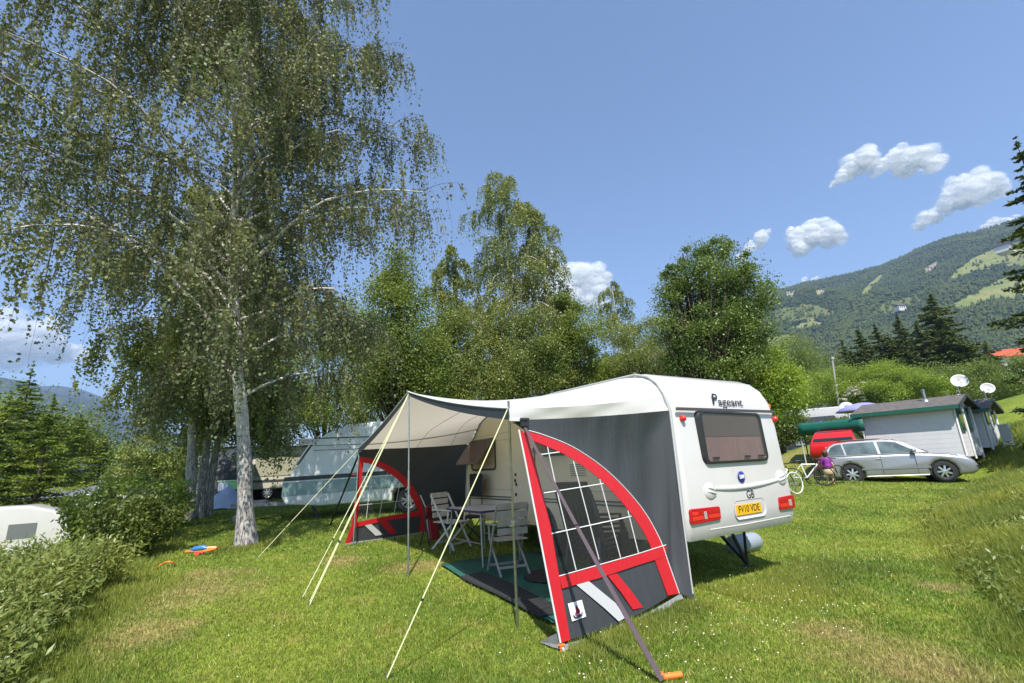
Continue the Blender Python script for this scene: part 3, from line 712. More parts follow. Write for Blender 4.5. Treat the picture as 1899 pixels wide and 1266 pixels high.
# white band of the side, joining the roof edge
top = [P[0][j] for j in range(nB)]; sm = [outw((min(p[0], 1239.4), p[1])) for p in dens([np.array(q) for q in seam], nB)]
m = MB(); m.grid([[a*(1-s_)+b*s_+NN*.012*math.sin(s_*3.14)*math.sin(j*1.1) for s_ in np.linspace(0, 1, 7)] for j, (a, b) in enumerate(zip(sm, top))])
m.build('side_band', M_roof, AWN, smooth=60)
m = MB(); m.tube([uv(side_u(z)-.02, 3.775, z) for z in np.linspace(ztop+.02, .1, 12)], .008, 5); m.build('piping', mat('piping grey', (.5, .5, .5), .5), SIDE)
m = MB(); m.strip([near(*p, k=.006) for p in arcO], [near(*p, k=.006) for p in arcI], NN*.004); m.build('arch_trim', M_trim, AWN)
m = MB(); m.tube([near(*p, k=.012) for p in arcO], .006, 5); m.build('piping', M_trimw, AWN)
fa = [(961, 797), (972, 850), (993, 960), (1018, 1090), (1038, 1192)]; fb = [(976, 806), (992, 862), (1018, 965), (1034, 1060), (1056, 1186)]
fa = dens([np.array(p) for p in fa], 14); fb = dens([np.array(p) for p in fb], 14)
m = MB(); m.strip([near(*p, k=.008) for p in fa], [near(*p, k=.008) for p in fb], NN*.004); m.build('front_trim', M_trim, AWN)
m = MB(); m.tube([near(*p, k=.010) for p in fa], .008, 5); m.build('piping', M_trimw, AWN)
sa = dens([np.array(p) for p in ((1035, 1068), (1115, 1045.5), (1180, 1027), (1234, 1010))], 12); sb = dens([np.array(p) for p in ((1041, 1091), (1112, 1071), (1180, 1048), (1232, 1032))], 12)
m = MB(); m.strip(nl(sa, .010), nl(sb, .010), NN*.004); m.build('sill_trim', M_trim, AWN)
m = MB(); m.tube(nl(sa, .014), .005, 5); m.build('piping', M_trimw, AWN)
# lower charcoal skirt panel
bot = dens([np.array(p) for p in ((1056, 1186), (1100, 1174), (1150, 1157), (1200, 1130), (1237, 1108))], 12)
m = MB(); m.grid([[near(*(np.array(a)*(1-s_)+np.array(b)*s_), k=.006*math.sin(i*.9)*s_) for s_ in np.linspace(0, 1, 6)] for i, (a, b) in enumerate(zip(sb, bot))]); m.build('lower_panel', M_grey, AWN, smooth=60)
m = MB(); m.strip(nl([(1066, 1083), (1120, 1128), (1146, 1152)], .008), nl([(1090, 1077), (1140, 1118), (1158, 1145)], .008), NN*.004); m.build('stripe', mat('stripe white', (.50, .50, .51), .5), AWN)
m = MB(); m.strip(nl([(1126, 1068), (1150, 1098), (1172, 1130)], .008), nl([(1142, 1063), (1168, 1094), (1191, 1126)], .008), NN*.004); m.build('stripe', M_trim, AWN)
m = MB(); mud = dens([np.array(p) for p in ((1040, 1196), (1100, 1180), (1152, 1162), (1205, 1134), (1262, 1100))], 16)
m.strip([near(*p, k=.006) for p in mud], [near(p[0]+1.5*math.sin(i), p[1]+9+2*math.sin(i*1.7), k=.03+.02*math.sin(i*2.1)) for i, p in enumerate(mud)]); m.build('mud_skirt', M_mud, AWN, smooth=60)
m = MB(); m.add([gp(1001, 1190, .02), gp(1025, 1178, .05), near(1036, 1172, .0), near(1040, 1196, .0), gp(1040, 1204, .02), gp(1024, 1201, .02)], [(0, 1, 2, 3), (0, 3, 4, 5)]); m.build('mud_skirt', M_mud, AWN)
# clear window with white bars
win = [(976, 816)]+[tuple(p) for p in arcI if p[1] < 1016]+[(1214, 1016), (1037, 1068)]
m = MB(); m.poly(nl(win, .002)); WN = m.build('window', M_pvc, AWN)
for a, b in (((1003, 843), (1047, 837)), ((1004, 915), (1136, 894)), ((1020, 990), (1190, 953)), ((1014, 826), (1032, 910)), ((1032, 910), (1068, 1059)), ((1060, 845), (1110, 1037)), ((1107, 872), (1150, 1034)), ((1155, 912), (1183, 1025)), ((1205, 985), (1213, 1014))):
    q = dens([np.array(a, float), np.array(b, float)], 60); ins = inpoly(np.array([p[0] for p in q]), np.array([p[1] for p in q]), win); q = [p for p, k_ in zip(q, ins) if k_]
    if len(q) < 3: continue
    q = [q[0], q[len(q)//2], q[-1]]
    m = MB(); m.tube(nl(q, .006), .0065 if a[0] < 1030 and abs(a[1]-b[1]) < 45 else .005, 5); m.build('window_bar', M_trimw, WN)
# maker's patch: white square, dark and red peak over a dark curve
pq = nl([(1051, 1119), (1077, 1112), (1085, 1143), (1059, 1152)], .014)
m = MB(); m.poly(pq); PT = m.build('patch', mat('patch white', (.8, .8, .8), .5), AWN)
def pqp(a, b, k=.004): return pq[0]*(1-a)*(1-b)+pq[1]*a*(1-b)+pq[2]*a*b+pq[3]*(1-a)*b+NN*k
m = MB(); m.poly([pqp(.50, .16), pqp(.68, .55), pqp(.62, .68), pqp(.36, .62)]); m.build('emblem', mat('emblem dark', (.05, .01, .03), .5), PT)
m = MB(); m.poly([pqp(.42, .42, .006), pqp(.60, .40, .006), pqp(.60, .68, .006), pqp(.25, .72, .006)]); m.build('emblem', mat('emblem red', (.32, .005, .03), .5), PT)
m = MB(); m.tube([pqp(.16, .70, .006), pqp(.22, .84, .006), pqp(.46, .88, .006), pqp(.70, .82, .006), pqp(.78, .68, .006)], .006, 5); m.tube([pqp(.34, .78, .006), pqp(.64, .76, .006)], .005, 5); m.build('emblem', mat('emblem dark', (.05, .01, .03), .5), PT)
# pegging points
for px, py in ((1041, 1200), (1150, 1158)):
    m = MB(); b0 = near(px, py, .015); m.tube([b0, b0+NN*.03+np.array([0, 0, -.05])], .012, 6); m.tube([b0+NN*.03+np.array([0, 0, -.05]), b0+NN*.05+np.array([0, 0, -.12])], .008, 6); m.build('peg_ladder', mat('ladder grey', (.45, .45, .45), .4), AWN)
c = gp(1042, 1207); m = MB(); m.box(c+np.array([0, 0, .02]), (.03, .03, .05)); m.box(c+np.array([0, 0, .045]), (.055, .035, .015)); m.build('peg', mat('peg orange', (.75, .17, .02), .45), AWN, bevel=.004)
# far side panel, seen from inside
qa, qb, qc = uv(2.36, 9.70, .28), uv(4.1, 10.0, .28), uv(2.45, 9.50, 1.97)
FN = np.cross(qb-qa, qc-qa); FN /= np.linalg.norm(FN); FN = FN if FN @ VX < 0 else -FN
def fp(px, py, k=0.0): return onp(px, py, qa, FN)+FN*k
def fl(pts, k=0.0): return [fp(x, y, k) for x, y in pts]
FO = spline([(667, 847), (692, 851), (730, 868), (762, 897), (783, 935), (792, 958), (788, 985)], 24); FI = spline([(671, 857), (692, 862), (726, 880), (752, 905), (771, 938), (780, 958), (776, 984)], 24)
outer = dens([np.array(p) for p in ((664, 834), (760, 829), (868, 822), (872, 900), (862, 960), (850, 990), (792, 988))], len(FO))
m = MB(); m.grid([[fp(*(np.array(a)*(1-s_)+np.array(b)*s_), k=.010*math.sin(a[0]*.3)*s_) for s_ in np.linspace(0, 1, 7)] for a, b in zip(FO, outer)])
FARP = m.build('side_panel', M_grey, AWN, smooth=60)
m = MB(); m.strip(fl(FO, .006), fl(FI, .006), FN*.004); m.build('arch_trim', M_trim, AWN)
m = MB(); m.strip(fl(dens([np.array(p) for p in ((665, 846), (660, 900), (653, 968), (639, 1008))], 10), .008), fl(dens([np.array(p) for p in ((674, 855), (669, 905), (663, 965), (650, 1006))], 10), .008), FN*.004); m.build('front_trim', M_trim, AWN)
fsa = dens([np.array(p) for p in ((660, 968), (720, 956), (785, 946))], 8); fsb = dens([np.array(p) for p in ((660, 977), (720, 964), (786, 955))], 8)
m = MB(); m.strip(fl(fsa, .010), fl(fsb, .010), FN*.004); m.build('sill_trim', M_trim, AWN)
m = MB(); m.strip(fl(fsb), fl(dens([np.array(p) for p in ((646, 1007), (715, 998), (788, 984))], 8))); m.build('lower_panel', M_grey, AWN)
m = MB(); m.strip(fl([(675, 973), (696, 993)], .008), fl([(688, 971), (710, 991)], .008), FN*.004); m.build('stripe', mat('stripe white', (.50, .50, .51), .5), AWN)
m = MB(); m.strip(fl([(704, 968), (722, 990)], .008), fl([(717, 965), (736, 988)], .008), FN*.004); m.build('stripe', M_trim, AWN)
m = MB(); mud = dens([np.array(p) for p in ((640, 1006), (700, 999), (788, 985))], 14); m.strip(fl(mud, .006), [fp(p[0], p[1]+7+1.5*math.sin(i*1.9), .04) for i, p in enumerate(mud)]); m.build('mud_skirt', M_mud, AWN)
m = MB(); m.poly(fl([(674, 856)]+[tuple(p) for p in FI if p[1] < 946]+[(775, 948), (663, 967)], .002)); FW = m.build('window', M_pvc, AWN)
for a, b in (((668, 903), (754, 897)), ((664, 937), (775, 925)), ((690, 862), (679, 962)), ((718, 876), (703, 959)), ((742, 892), (730, 955)), ((764, 930), (756, 951))):
    m = MB(); m.tube(fl([a, b], .006), .0045, 5); m.build('window_bar', M_trimw, FW)
# wall strip closing the far end against the caravan front
m = MB(); m.strip([P[-1][j]-np.array([0, 0, .0]) for j in range(nB)], [fp(*p) for p in dens([np.array(q) for q in ((664, 834), (760, 829), (868, 822))], nB)]); m.build('side_band', M_roofc, AWN)
# poles
def pole(foot, top_, r=.014):
    m = MB(); m.tube([foot, foot*.45+top_*.55], r, 8); m.tube([foot*.45+top_*.55, top_], r*.8, 8); p = m.build('pole', M_steel, AWN, smooth=60)
    m = MB(); c = foot*.55+top_*.45; dv = Vector(top_-foot).normalized(); m.lathe(c, [(r*1.5, 0), (r*1.5, .04)], 10, dv); m.bar(c, c+UX*-.045+np.array([0, 0, -.005]), .012); m.build('clamp', M_steel, p)
FT2 = gp(960, 1165); FT1 = gp(757, 1070); FT3 = gp(655, 1012)
pole(FT2, uv(2.44, 3.94, 2.13)); pole(FT1, PK+np.array([0, 0, .02])); pole(FT3, PF0+np.array([0, 0, .02]))
m = MB(); m.tube([p-np.array([0, 0, .025]) for p in P[20]], .012, 6); m.build('roof_pole', M_steel, AWN, smooth=60); m = MB(); m.tube([p-np.array([0, 0, .025]) for p in P[37]], .012, 6); m.build('roof_pole', M_steel, AWN, smooth=60)
# guy ropes
M_rope = mat('guy rope', (.62, .63, .36), .7)
def rope(a, b, r=.0055, label=None):
    m = MB(); m.tube([a, b], r, 5); o = m.build('guy_rope', M_rope, AWN, smooth=80)
    m = MB(); c = a*.25+b*.75; m.tube([c, c+(b-a)*.008], .012, 6); m.build('slider', M_blackp, o)
    m = MB(); m.tube([b+np.array([0, 0, .05]), b-np.array([0, 0, .06])], .006, 6); m.build('peg', M_steel, o)
rope(uv(2.42, 3.93, 2.05), gp(716, 1262), .006)
rope(PK, gp(572, 1122)); rope(PK-np.array([0, 0, .03]), gp(560, 1110)); rope(PK-np.array([0, 0, .02]), gp(573, 1125)); rope(PF0, gp(478, 1035), .005)
m = MB(); m.tube([PF0-np.array([0, 0, .1]), gp(612, 975)], .02, 6, flat=.3); m.build('storm_strap', mat('strap dark', (.02, .022, .035), .7), AWN)
# wide storm strap at the near corner
M_strap = mat('strap brown', (.085, .058, .068), .7, bmp=.15, bs=40)
S0 = near(968, 790, .03); S1 = gp(1228, 1262, .02); sd = np.cross(S1-S0, NN); sd /= np.linalg.norm(sd)
m = MB(); ws = np.linspace(.016, .026, 12); cs = [S0+(S1-S0)*t+np.array([0, 0, -.03*4*t*(1-t)]) for t in np.linspace(0, 1, 12)]
m.strip([c-sd*w for c, w in zip(cs, ws)], [c+sd*w for c, w in zip(cs, ws)], NN*.003); ST = m.build('storm_strap', M_strap, AWN)
m = MB(); k5 = cs[5]; m.strip([k5-sd*.024+NN*.004, k5-sd*.024+NN*.004+(S1-S0)*.006], [k5+sd*.024+NN*.004, k5+sd*.024+NN*.004+(S1-S0)*.006], NN*.004); m.build('stitching', M_ink, ST)
m = MB(); bx = near(968, 788, .03); m.box(bx, (.09, .05, .05), Matrix.Rotation(TH, 3, 'Z')); m.box(bx+np.array([0, 0, .045]), (.10, .06, .03), Matrix.Rotation(TH, 3, 'Z')); m.build('buckle', M_blackp, AWN, bevel=.006)
m = MB(); m.box(near(956, 779, .02), (.16, .03, .035), Matrix.Rotation(TH, 3, 'Z')); m.build('corner_sleeve', M_trimw, AWN, bevel=.006)
# orange screw peg at the strap's foot
c = gp(1240, 1262); m = MB(); m.tube([c+np.array([-.05, 0, .02]), c+np.array([.10, .01, .028])], .022, 8); m.tube([c+np.array([.02, 0, .03]), c+np.array([.02, 0, -.1])], .012, 6); m.box(c+np.array([-.045, 0, .03]), (.03, .05, .04)); m.build('peg', mat('peg orange', (.75, .17, .02), .45), AWN, bevel=.004)

# ------------------------------------------------------------------ under the awning
M_mat = mat('groundsheet green', (.010, .085, .062), .8, var=.15, vs=4, bmp=.4, bs=40)
def onuv(u, v, dz=0.0):
    p = uv(u, v, 0); return np.array([p[0], p[1], float(hz(p[0], p[1]))+dz])
m = MB(); m.grid([[onuv(u, v, .035) for u in np.linspace(3.02+.02*math.sin(v*3), 4.7, 9)] for v in np.linspace(4.25, 7.0, 15)])
tag(m.build('groundsheet', M_mat, smooth=60, solid=.006), 'green woven groundsheet spread on the grass inside the awning', 'groundsheet')
m = MB()
for k in range(44):
    v = 4.45+k*.042; a = onuv(3.0, v, .05); b = onuv(3.34, v, .055); m.bar(a, b, .026, .014)
m.grid([[onuv(u, v, .045) for u in (2.99, 3.17, 3.35)] for v in np.linspace(4.43, 6.28, 9)])
tag(m.build('ribbed_mat', mat('mat black', (.03, .032, .034), .7)), 'black ribbed doormat along the front edge of the green groundsheet', 'mat')
m = MB(); m.grid([[onuv(4.0+.42*math.cos(a)*s_, 5.55+.30*math.sin(a)*s_, .05) for a in np.linspace(0, 2*math.pi, 25)] for s_ in (0.01, .5, .9, 1)])
tag(m.build('door_mat', mat('mat charcoal', (.022, .018, .02), .9, bmp=.4, bs=60), smooth=40, solid=.012), 'dark oval mat lying on the green groundsheet before the caravan door', 'mat')

M_wood = mat('chair grey wood', (.30, .285, .27), .6, var=.15, vs=9, stretch=(1, 8, 1))
M_woodp = mat('chair pale wood', (.50, .475, .45), .55, var=.10, vs=9)
def folding_chair(loc, rz, label, mt):
    t = empty('folding_chair', loc, label, 'chair', 'folding slatted chairs at the camping table', rz); X = wm(t)
    # faces +y
    m = MB(X)
    for k in range(5): m.box((0, -.19+.095*k, .45-.004*k), (.43, .078, .018))
    m.build('seat', mt, t, bevel=.004)
    m = MB(X)
    for k in range(4):
        z = .56+.108*k; y = -.22-.055*(z-.45)/.4; m.box((0, y, z), (.43, .018, .085))
    m.build('backrest', mt, t, bevel=.004)
    for s in (-1, 1):
        m = MB(X); m.bar((s*.225, -.27, .90), (s*.225, .24, .01), .022, .035); m.build('leg', mt, t, bevel=.004)
        m = MB(X); m.bar((s*.20, .22, .46), (s*.20, -.27, .01), .022, .035); m.build('leg', mt, t, bevel=.004)
        m = MB(X); m.bar((s*.235, -.22, .655), (s*.235, .20, .64), .045, .022); m.bar((s*.225, .13, .64), (s*.225, .10, .45), .02, .03); m.build('armrest', mt, t, bevel=.004)
    m = MB(X); m.bar((-.21, .17, .10), (.21, .17, .10), .02, .03); m.bar((-.2, -.18, .11), (.2, -.18, .11), .02, .03); m.build('stretcher', mt, t)
    return t
p1 = onuv(3.62, 6.05, .03); p2 = onuv(3.70, 8.05, .0)
folding_chair(p1, TH+math.radians(-12), 'weathered grey slatted folding chair on this side of the table, its back to the pole', M_wood)
folding_chair(p2, TH+math.radians(205), 'pale slatted folding chair on the far side of the table, its back to the caravan', M_woodp)
# table
tc = onuv(3.78, 7.05, 0); TBL = empty('camping_table', tc, 'folding camping table with a pale top and dark blue rim', 'table', rz=TH); X = wm(TBL)
m = MB(X); m.prism([(x, y, .735) for x, y in rrect(0, 0, .72, 1.18, .06)], (0, 0, .02)); m.build('table_top', mat('table grey', (.36, .37, .40), .35), TBL)
m = MB(X); o_ = rrect(0, 0, .735, 1.195, .066); m.strip([(x, y, .728) for x, y in o_+o_[:1]], [(x, y, .757) for x, y in o_+o_[:1]]); m.build('rim', mat('rim blue', (.025, .02, .09), .4), TBL, solid=.006)
for sx in (-1, 1):
    for sy in (-1, 1):
        m = MB(X); m.tube([(sx*.30, sy*.50, .73), (sx*.32, sy*.56, .0)], .014, 8); m.build('leg', mat('leg grey', (.33, .33, .32), .4, metal=.4), TBL, smooth=60)
m = MB(X); m.tube([(-.31, -.53, .3), (-.31, .53, .3)], .009, 6); m.tube([(.31, -.53, .3), (.31, .53, .3)], .009, 6); m.build('cross_bar', mat('leg grey', (.33, .33, .32), .4), TBL)
# stack of black garden chairs
stk = onuv(4.12, 4.72, .04)
for k in range(5):
    lab = ['black plastic slat-back chair at the bottom of the stack behind the clear window', 'second black plastic chair up in the stack', 'middle black plastic chair of the stack of five', 'second black plastic chair from the top of the stack', 'topmost black plastic chair of the stack behind the clear window'][k]
    c = empty('garden_chair', stk+np.array([0, 0, .055*k])+UX*(-.02*k), lab, 'chair', 'stacked black plastic chairs', TH+math.radians(-90+15)); X = wm(c)
    m = MB(X); P_ = [[(x*.23*(1-.1*(y < -.1)), y, .42+.02*abs(x)-.03*math.cos(y*5)) for x in (-1, -.5, 0, .5, 1)] for y in (-.22, -.1, .02, .14, .24)]; m.grid(P_); m.build('seat', M_blackp, c, smooth=60, solid=.012)
    m = MB(X)
    for j in range(-3, 4): m.bar((j*.058, -.22, .42), (j*.066, -.36, .98), .03, .012, up=(0, 1, 0))
    pts = [(-.235, -.21, .43), (-.245, -.36, .95), (-.15, -.375, 1.03), (.15, -.375, 1.03), (.245, -.36, .95), (.235, -.21, .43)]; m.tube(pts, .02, 6); m.box((0, -.368, .985), (.46, .02, .13), Matrix.Rotation(.25, 3, 'X')); m.build('backrest', M_blackp, c, smooth=40)
    for s in (-1, 1):
        m = MB(X); m.bar((s*.22, .22, .42), (s*.25, .27, 0), .035, .03); m.build('leg', M_blackp, c)
        m = MB(X); m.bar((s*.21, -.2, .42), (s*.24, -.30, 0), .035, .03); m.build('leg', M_blackp, c)
        m = MB(X); m.tube([(s*.25, .24, .05), (s*.26, .22, .64), (s*.26, -.05, .66), (s*.245, -.29, .68)], .018, 6); m.build('armrest', M_blackp, c, smooth=50)
# black high-backed chair near the caravan front, red folded seat and white bat
c0 = onuv(4.25, 8.35, .0); c = empty('camping_chair', c0, 'black fabric camping chair standing against the caravan beneath its open window', 'chair', rz=TH+math.radians(90)); X = wm(c)
m = MB(X); m.prism([(x, -.12, z) for x, z in rrect(0, 1.0, .46, .42, .04)], (0, .03, 0)); m.build('backrest', mat('black canvas', (.012, .016, .015), .85), c)
m = MB(X); m.box((0, .12, .45), (.48, .48, .03)); m.build('seat', mat('black canvas', (.012, .016, .015), .85), c)
for s in (-1, 1):
    m = MB(X); m.tube([(s*.24, -.12, 1.2), (s*.24, -.08, .45), (s*.24, .34, 0)], .012, 6); m.build('leg', M_blackp, c)
    m = MB(X); m.tube([(s*.24, .34, .45), (s*.24, -.14, 0)], .012, 6); m.build('leg', M_blackp, c)
c0 = onuv(3.60, 8.75, .0); c = empty('folded_chair', c0, 'small red and black folded chair leaning at the far end of the awning', 'folded chair', rz=TH+.5); X = wm(c)
M_redc = mat('red canvas', (.26, .008, .015), .8)
m = MB(X); m.box((0, 0, .56), (.30, .05, .22), Matrix.Rotation(.2, 3, 'X')); m.build('backrest', M_redc, c, bevel=.015)
m = MB(X); m.box((.02, -.06, .25), (.22, .05, .34), Matrix.Rotation(-.15, 3, 'X')); m.build('seat', M_redc, c, bevel=.015)
for s in (-1, 1):
    m = MB(X); m.tube([(s*.16, .05, .72), (s*.16, -.10, 0)], .012, 6); m.build('leg', M_blackp, c)
    m = MB(X); m.tube([(s*.13, -.08, .70), (s*.13, .14, 0)], .012, 6); m.build('leg', M_blackp, c)
m = MB(); q0 = onuv(3.48, 8.95, .85); m.bar(q0, q0+np.array([.10, 0, -.22]), .05, .014); m.tube([q0+np.array([.10, 0, -.22]), q0+np.array([.16, 0, -.82])], .014, 6)
tag(m.build('beach_bat', mat('bat pale', (.45, .45, .44), .5), smooth=40), 'pale wooden bat propped upright beside the red folded chair', 'bat')
# water container under the rear
c = gp(1383, 1024); m = MB(); q = Vector((.75, .45, 0)).normalized()
m.lathe(c+np.array([-.30*q.x, -.30*q.y, .13]), [(.05, -.01), (.12, 0), (.14, .03), (.14, .55), (.12, .6), (.05, .61)], 18, q)
t = m.build('waste_water_tank', mat('tank grey', (.26, .30, .34), .5), smooth=40); tag(t, 'grey round waste water container lying under the rear of the white caravan', 'water tank')

# ------------------------------------------------------------------ the grey caravan behind the birch
LA = np.array([-6.05, 12.55]); LB = np.array([-1.6, 13.9]); LD = (LB-LA)/np.linalg.norm(LB-LA); LN = np.array([-LD[1], LD[0]])
gz = float(hz(-3.6, 13.2))
G = empty('caravan', (-3.6, 13.6, gz), 'grey green older caravan with a dark stripe, standing behind the big birch', 'caravan', rz=math.atan2(LD[1], LD[0])); 
XL = Matrix(((LD[0], LN[0], 0, LA[0]), (LD[1], LN[1], 0, LA[1]), (0, 0, 1, gz), (0, 0, 0, 1)))   # (along, into, up)
M_lg = mat('caravan grey', (.64, .655, .63), .38, var=.10, vs=1.2, stretch=(3, 1, .25), dirt=((.46, .49, .48), 1.4, .55)); M_lt = mat('caravan green', (.12, .20, .19), .4)
lp = [(.10, .42), (.0, .62), (.02, .98), (.18, 1.12), (.66, 1.86), (.98, 2.16), (1.5, 2.38), (2.2, 2.46), (4.6, 2.48), (5.0, 2.35), (5.25, 1.7), (5.28, .9), (5.2, .45), (3.62, .36), (3.60, .62), (3.47, .84), (2.90, .84), (2.76, .62), (2.74, .36), (.9, .34)]
m = MB(XL); m.rext(lp[::-1] if True else lp, 0, 2.1, .05, 4, lambda a, x, z: (x, a, z)); m.build('body', M_lg, G, smooth=35)
m = MB(XL); m.prism([(.03, -.010, .99), (.05, -.010, 1.09), (5.25, -.010, 1.17), (5.26, -.010, 1.06)], (0, .02, 0)); m.build('stripe', mat('stripe dark green', (.012, .022, .022), .4), G)
m = MB(XL); m.prism([(.01, -.008, .62), (.02, -.008, .96), (5.27, -.008, 1.02), (5.27, -.008, .72)], (0, .015, 0)); m.build('lower_band', mat('band green', (.20, .29, .28), .4, dirt=((.42, .45, .45), 1.2, .52)), G)
for z in (1.74, 1.86, 2.05): 
    m = MB(XL); m.box((2.95, -.005, z), (4.5, .008, .014 if z < 2 else .03)); m.build('trim_line', M_dark, G)
for x in (1.75, 3.35): 
    m = MB(XL); m.box((x, -.014, 1.075+.015*(x/5)), (.14, .01, .05)); m.build('side_reflector', M_redl, G)
m = MB(XL); m.box((.95, -.012, .83), (.02, .012, .38)); m.box((2.2, -.012, .83), (.015, .012, .38)); m.build('locker_seam', M_lg, G)
m = MB(XL); a_ = [(3.62, .36), (3.60, .62), (3.47, .86), (2.88, .86), (2.74, .62), (2.72, .36)]; b_ = [(3.70, .36), (3.68, .66), (3.54, .94), (2.82, .94), (2.66, .66), (2.64, .36)]
m.strip([(x, -.02, z) for x, z in a_], [(x, -.02, z) for x, z in b_], (0, 0, 0) if 0 else LN[0]*np.array([.03, 0, 0])+LN[1]*np.array([0, .03, 0])); m.build('wheel_arch', mat('arch white', (.62, .62, .60), .4), G)
wheel(G, XL @ Vector((3.18, .12, .33)), XL.to_3x3() @ Vector((0, -1, 0)), .32); wheel(G, XL @ Vector((3.18, 1.98, .33)), XL.to_3x3() @ Vector((0, 1, 0)), .32)
m = MB(XL); m.box((3.6, 1.0, 2.53), (.75, .6, .10)); m.build('skylight', mat('skylight', (.45, .48, .48), .3), G, bevel=.03)
m = MB(XL); m.box((.45, 1.05, 1.62), (.02, 1.7, .55), Matrix.Rotation(math.radians(33), 3, 'Y')); m.build('window', M_glassd, G)
m = MB(XL); m.tube([(.20, .06, 1.25), (.62, .06, 1.93), (.86, .06, 2.14)], .022, 6); m.build('awning_rail', mat('rail white', (.7, .7, .7), .3), G)
m = MB(XL); m.bar((.3, .4, .42), (-1.35, 1.05, .44), .08); m.bar((.3, 1.7, .42), (-1.35, 1.05, .44), .08); m.box((-.75, 1.05, .50), (.5, .35, .06)); m.build('chassis', mat('chassis grey', (.30, .30, .30), .5, metal=.5), G)
m = MB(XL); m.tube([(-1.2, 1.05, .75), (-1.2, 1.05, .1)], .03, 8); m.lathe((-1.2, 1.02, .1), [(.1, 0), (.1, .06)], 14, (0, 1, 0)); m.build('jockey_wheel', M_steel, G)
for x in (.9, 4.9):
    m = MB(XL); m.bar((x-.2, .25, .38), (x, .22, .03), .05); m.box((x, .22, .02), (.14, .14, .03)); m.build('corner_steady', M_blackp, G)

# ------------------------------------------------------------------ the cream caravan further back with its dark awning
c0 = site(486, 25.5, 925); vd = np.array([c0[0], c0[1]])/math.hypot(c0[0], c0[1]); XD = np.array([vd[1], -vd[0]]); 
g = empty('caravan', c0, 'cream caravan under a dark roof cover, half hidden behind the birch trunk', 'caravan', rz=math.atan2(XD[1], XD[0])); X = wm(g)
m = MB(X); m.rext([(-2.4, .5), (2.6, .5), (2.75, .9), (2.7, 1.7), (2.5, 2.25), (2.2, 2.4), (-2.2, 2.4), (-2.4, 2.2)], 0, 2.1, .06, 3, lambda a, x, z: (x, a, z)); m.build('body', mat('cream shade', (.55, .52, .42), .5, var=.05, vs=2), g, smooth=40)
m = MB(X); m.box((.4, -.012, .86), (4.6, .02, .09)); m.build('stripe', M_dark, g)
m = MB(X); m.box((.55, -.012, 1.55), (1.9, .02, .95)); m.build('roller_blind', mat('blind olive', (.33, .32, .22), .8), g)
m = MB(X); m.box((1.85, -.014, 1.72), (.34, .02, .62)); m.build('window', mat('brown pane', (.06, .03, .02), .15), g)
m = MB(X); m.grid([[(x, y, 2.46+.05*math.sin(x*4)*math.cos(y*3)-.25*max(0, -.15-y)-(.45*max(0, -1.9-x))) for y in (-.35, -.1, .5, 1.2, 2.2)] for x in np.linspace(-2.9, 2.4, 15)]); m.build('roof_cover', mat('tarpaulin dark', (.10, .11, .13), .28, bmp=.9, bs=4), g, smooth=60)
wheel(g, X @ Vector((.2, .1, .33)), X.to_3x3() @ Vector((0, -1, 0)))
m = MB(X); m.box((2.0, .8, 2.62), (1.1, .8, .34)); m.build('roof_box', mat('roof box slate', (.06, .08, .09), .6), g, bevel=.05)
m = MB(X); m.box((.3, .6, .30), (4.6, .05, .5)); m.build('skirt', M_black, g)
t0 = site(412, 24.5, 925); t = empty('tent', t0, 'small dark grey tent pitched left of the birch, at the end of the cream caravan', 'tent', rz=math.atan2(XD[1], XD[0])); X = wm(t)
m = MB(X); rows = []
for x, h in ((-1.25, .0), (-1.0, 1.35), (-.75, 1.9), (-.2, 2.25), (.5, 2.35), (1.0, 2.3)):
    rows.append([(x, -.9-.25*max(0, .6-h), 0), (x, -.85, h*.55), (x+.05, -.5, h*.88), (x+.05, .1, h), (x, .8, h*.85), (x, 1.3, 0)])
m.grid(rows); m.build('canopy', mat('tent charcoal', (.035, .037, .045), .4, bmp=.8, bs=4), t, smooth=50)
m = MB(X); m.grid([[(-1.05+.1*i, -1.0, 1.9+.1*math.sin(i)+.06*i-.12*j) for j in (0, 1, 2)] for i in range(9)]); m.build('rain_cover', mat('cover silver', (.22, .23, .26), .25, bmp=1.0, bs=5), t, smooth=60)
for a, b in (((-1.2, -1.15, .5), (-.75, -.95, 2.1)), ((-.9, -1.2, .3), (-.45, -.98, 2.0)), ((-.35, -1.3, .6), (-.15, -1.0, 2.1))):
    m = MB(X); m.bar(a, b, .03); m.build('pole', mat('pole grey', (.4, .4, .4), .5), t)
k0 = site(412, 21.5, 935); m = MB(); rng = random.Random(4); rows = []
for i in range(9):
    rows.append([])
    for j in range(13):
        a = j/12; b = i/8; h = .75*math.exp(-((a-.62)/.33)**2)*math.sin(math.pi*min(1, b*1.1+.02))*(1+.18*math.sin(i*2.3+j*1.7)); rows[-1].append(k0+np.array([(a-.5)*2.0, (b-.5)*1.2, max(0, h)+.02]))
m.grid(rows); tag(m.build('tarpaulin_heap', mat('tarp blue', (.30, .35, .46), .5, bmp=1.0, bs=5), smooth=60), 'crumpled pale blue tarpaulin heaped on the grass left of the birch trunk', 'tarpaulin')
b0 = site(425, 22.3, 906); bx = empty('cool_box', b0+np.array([.12, 0, .62]), 'white and bright green cool box perched behind the blue tarpaulin', 'cool box'); X = wm(bx)
m = MB(X); m.box((-.22, 0, .16), (.40, .5, .34)); m.build('box_body', mat('box white', (.5, .55, .62), .4), bx, bevel=.02)
m = MB(X); m.box((.22, 0, .18), (.48, .52, .30)); m.build('side_panel', mat('box green', (.16, .50, .13), .4), bx, bevel=.02)
m = MB(X); m.box((0, 0, .36), (.92, .54, .06)); m.build('lid', mat('lid grey green', (.40, .52, .40), .4), bx, bevel=.02)
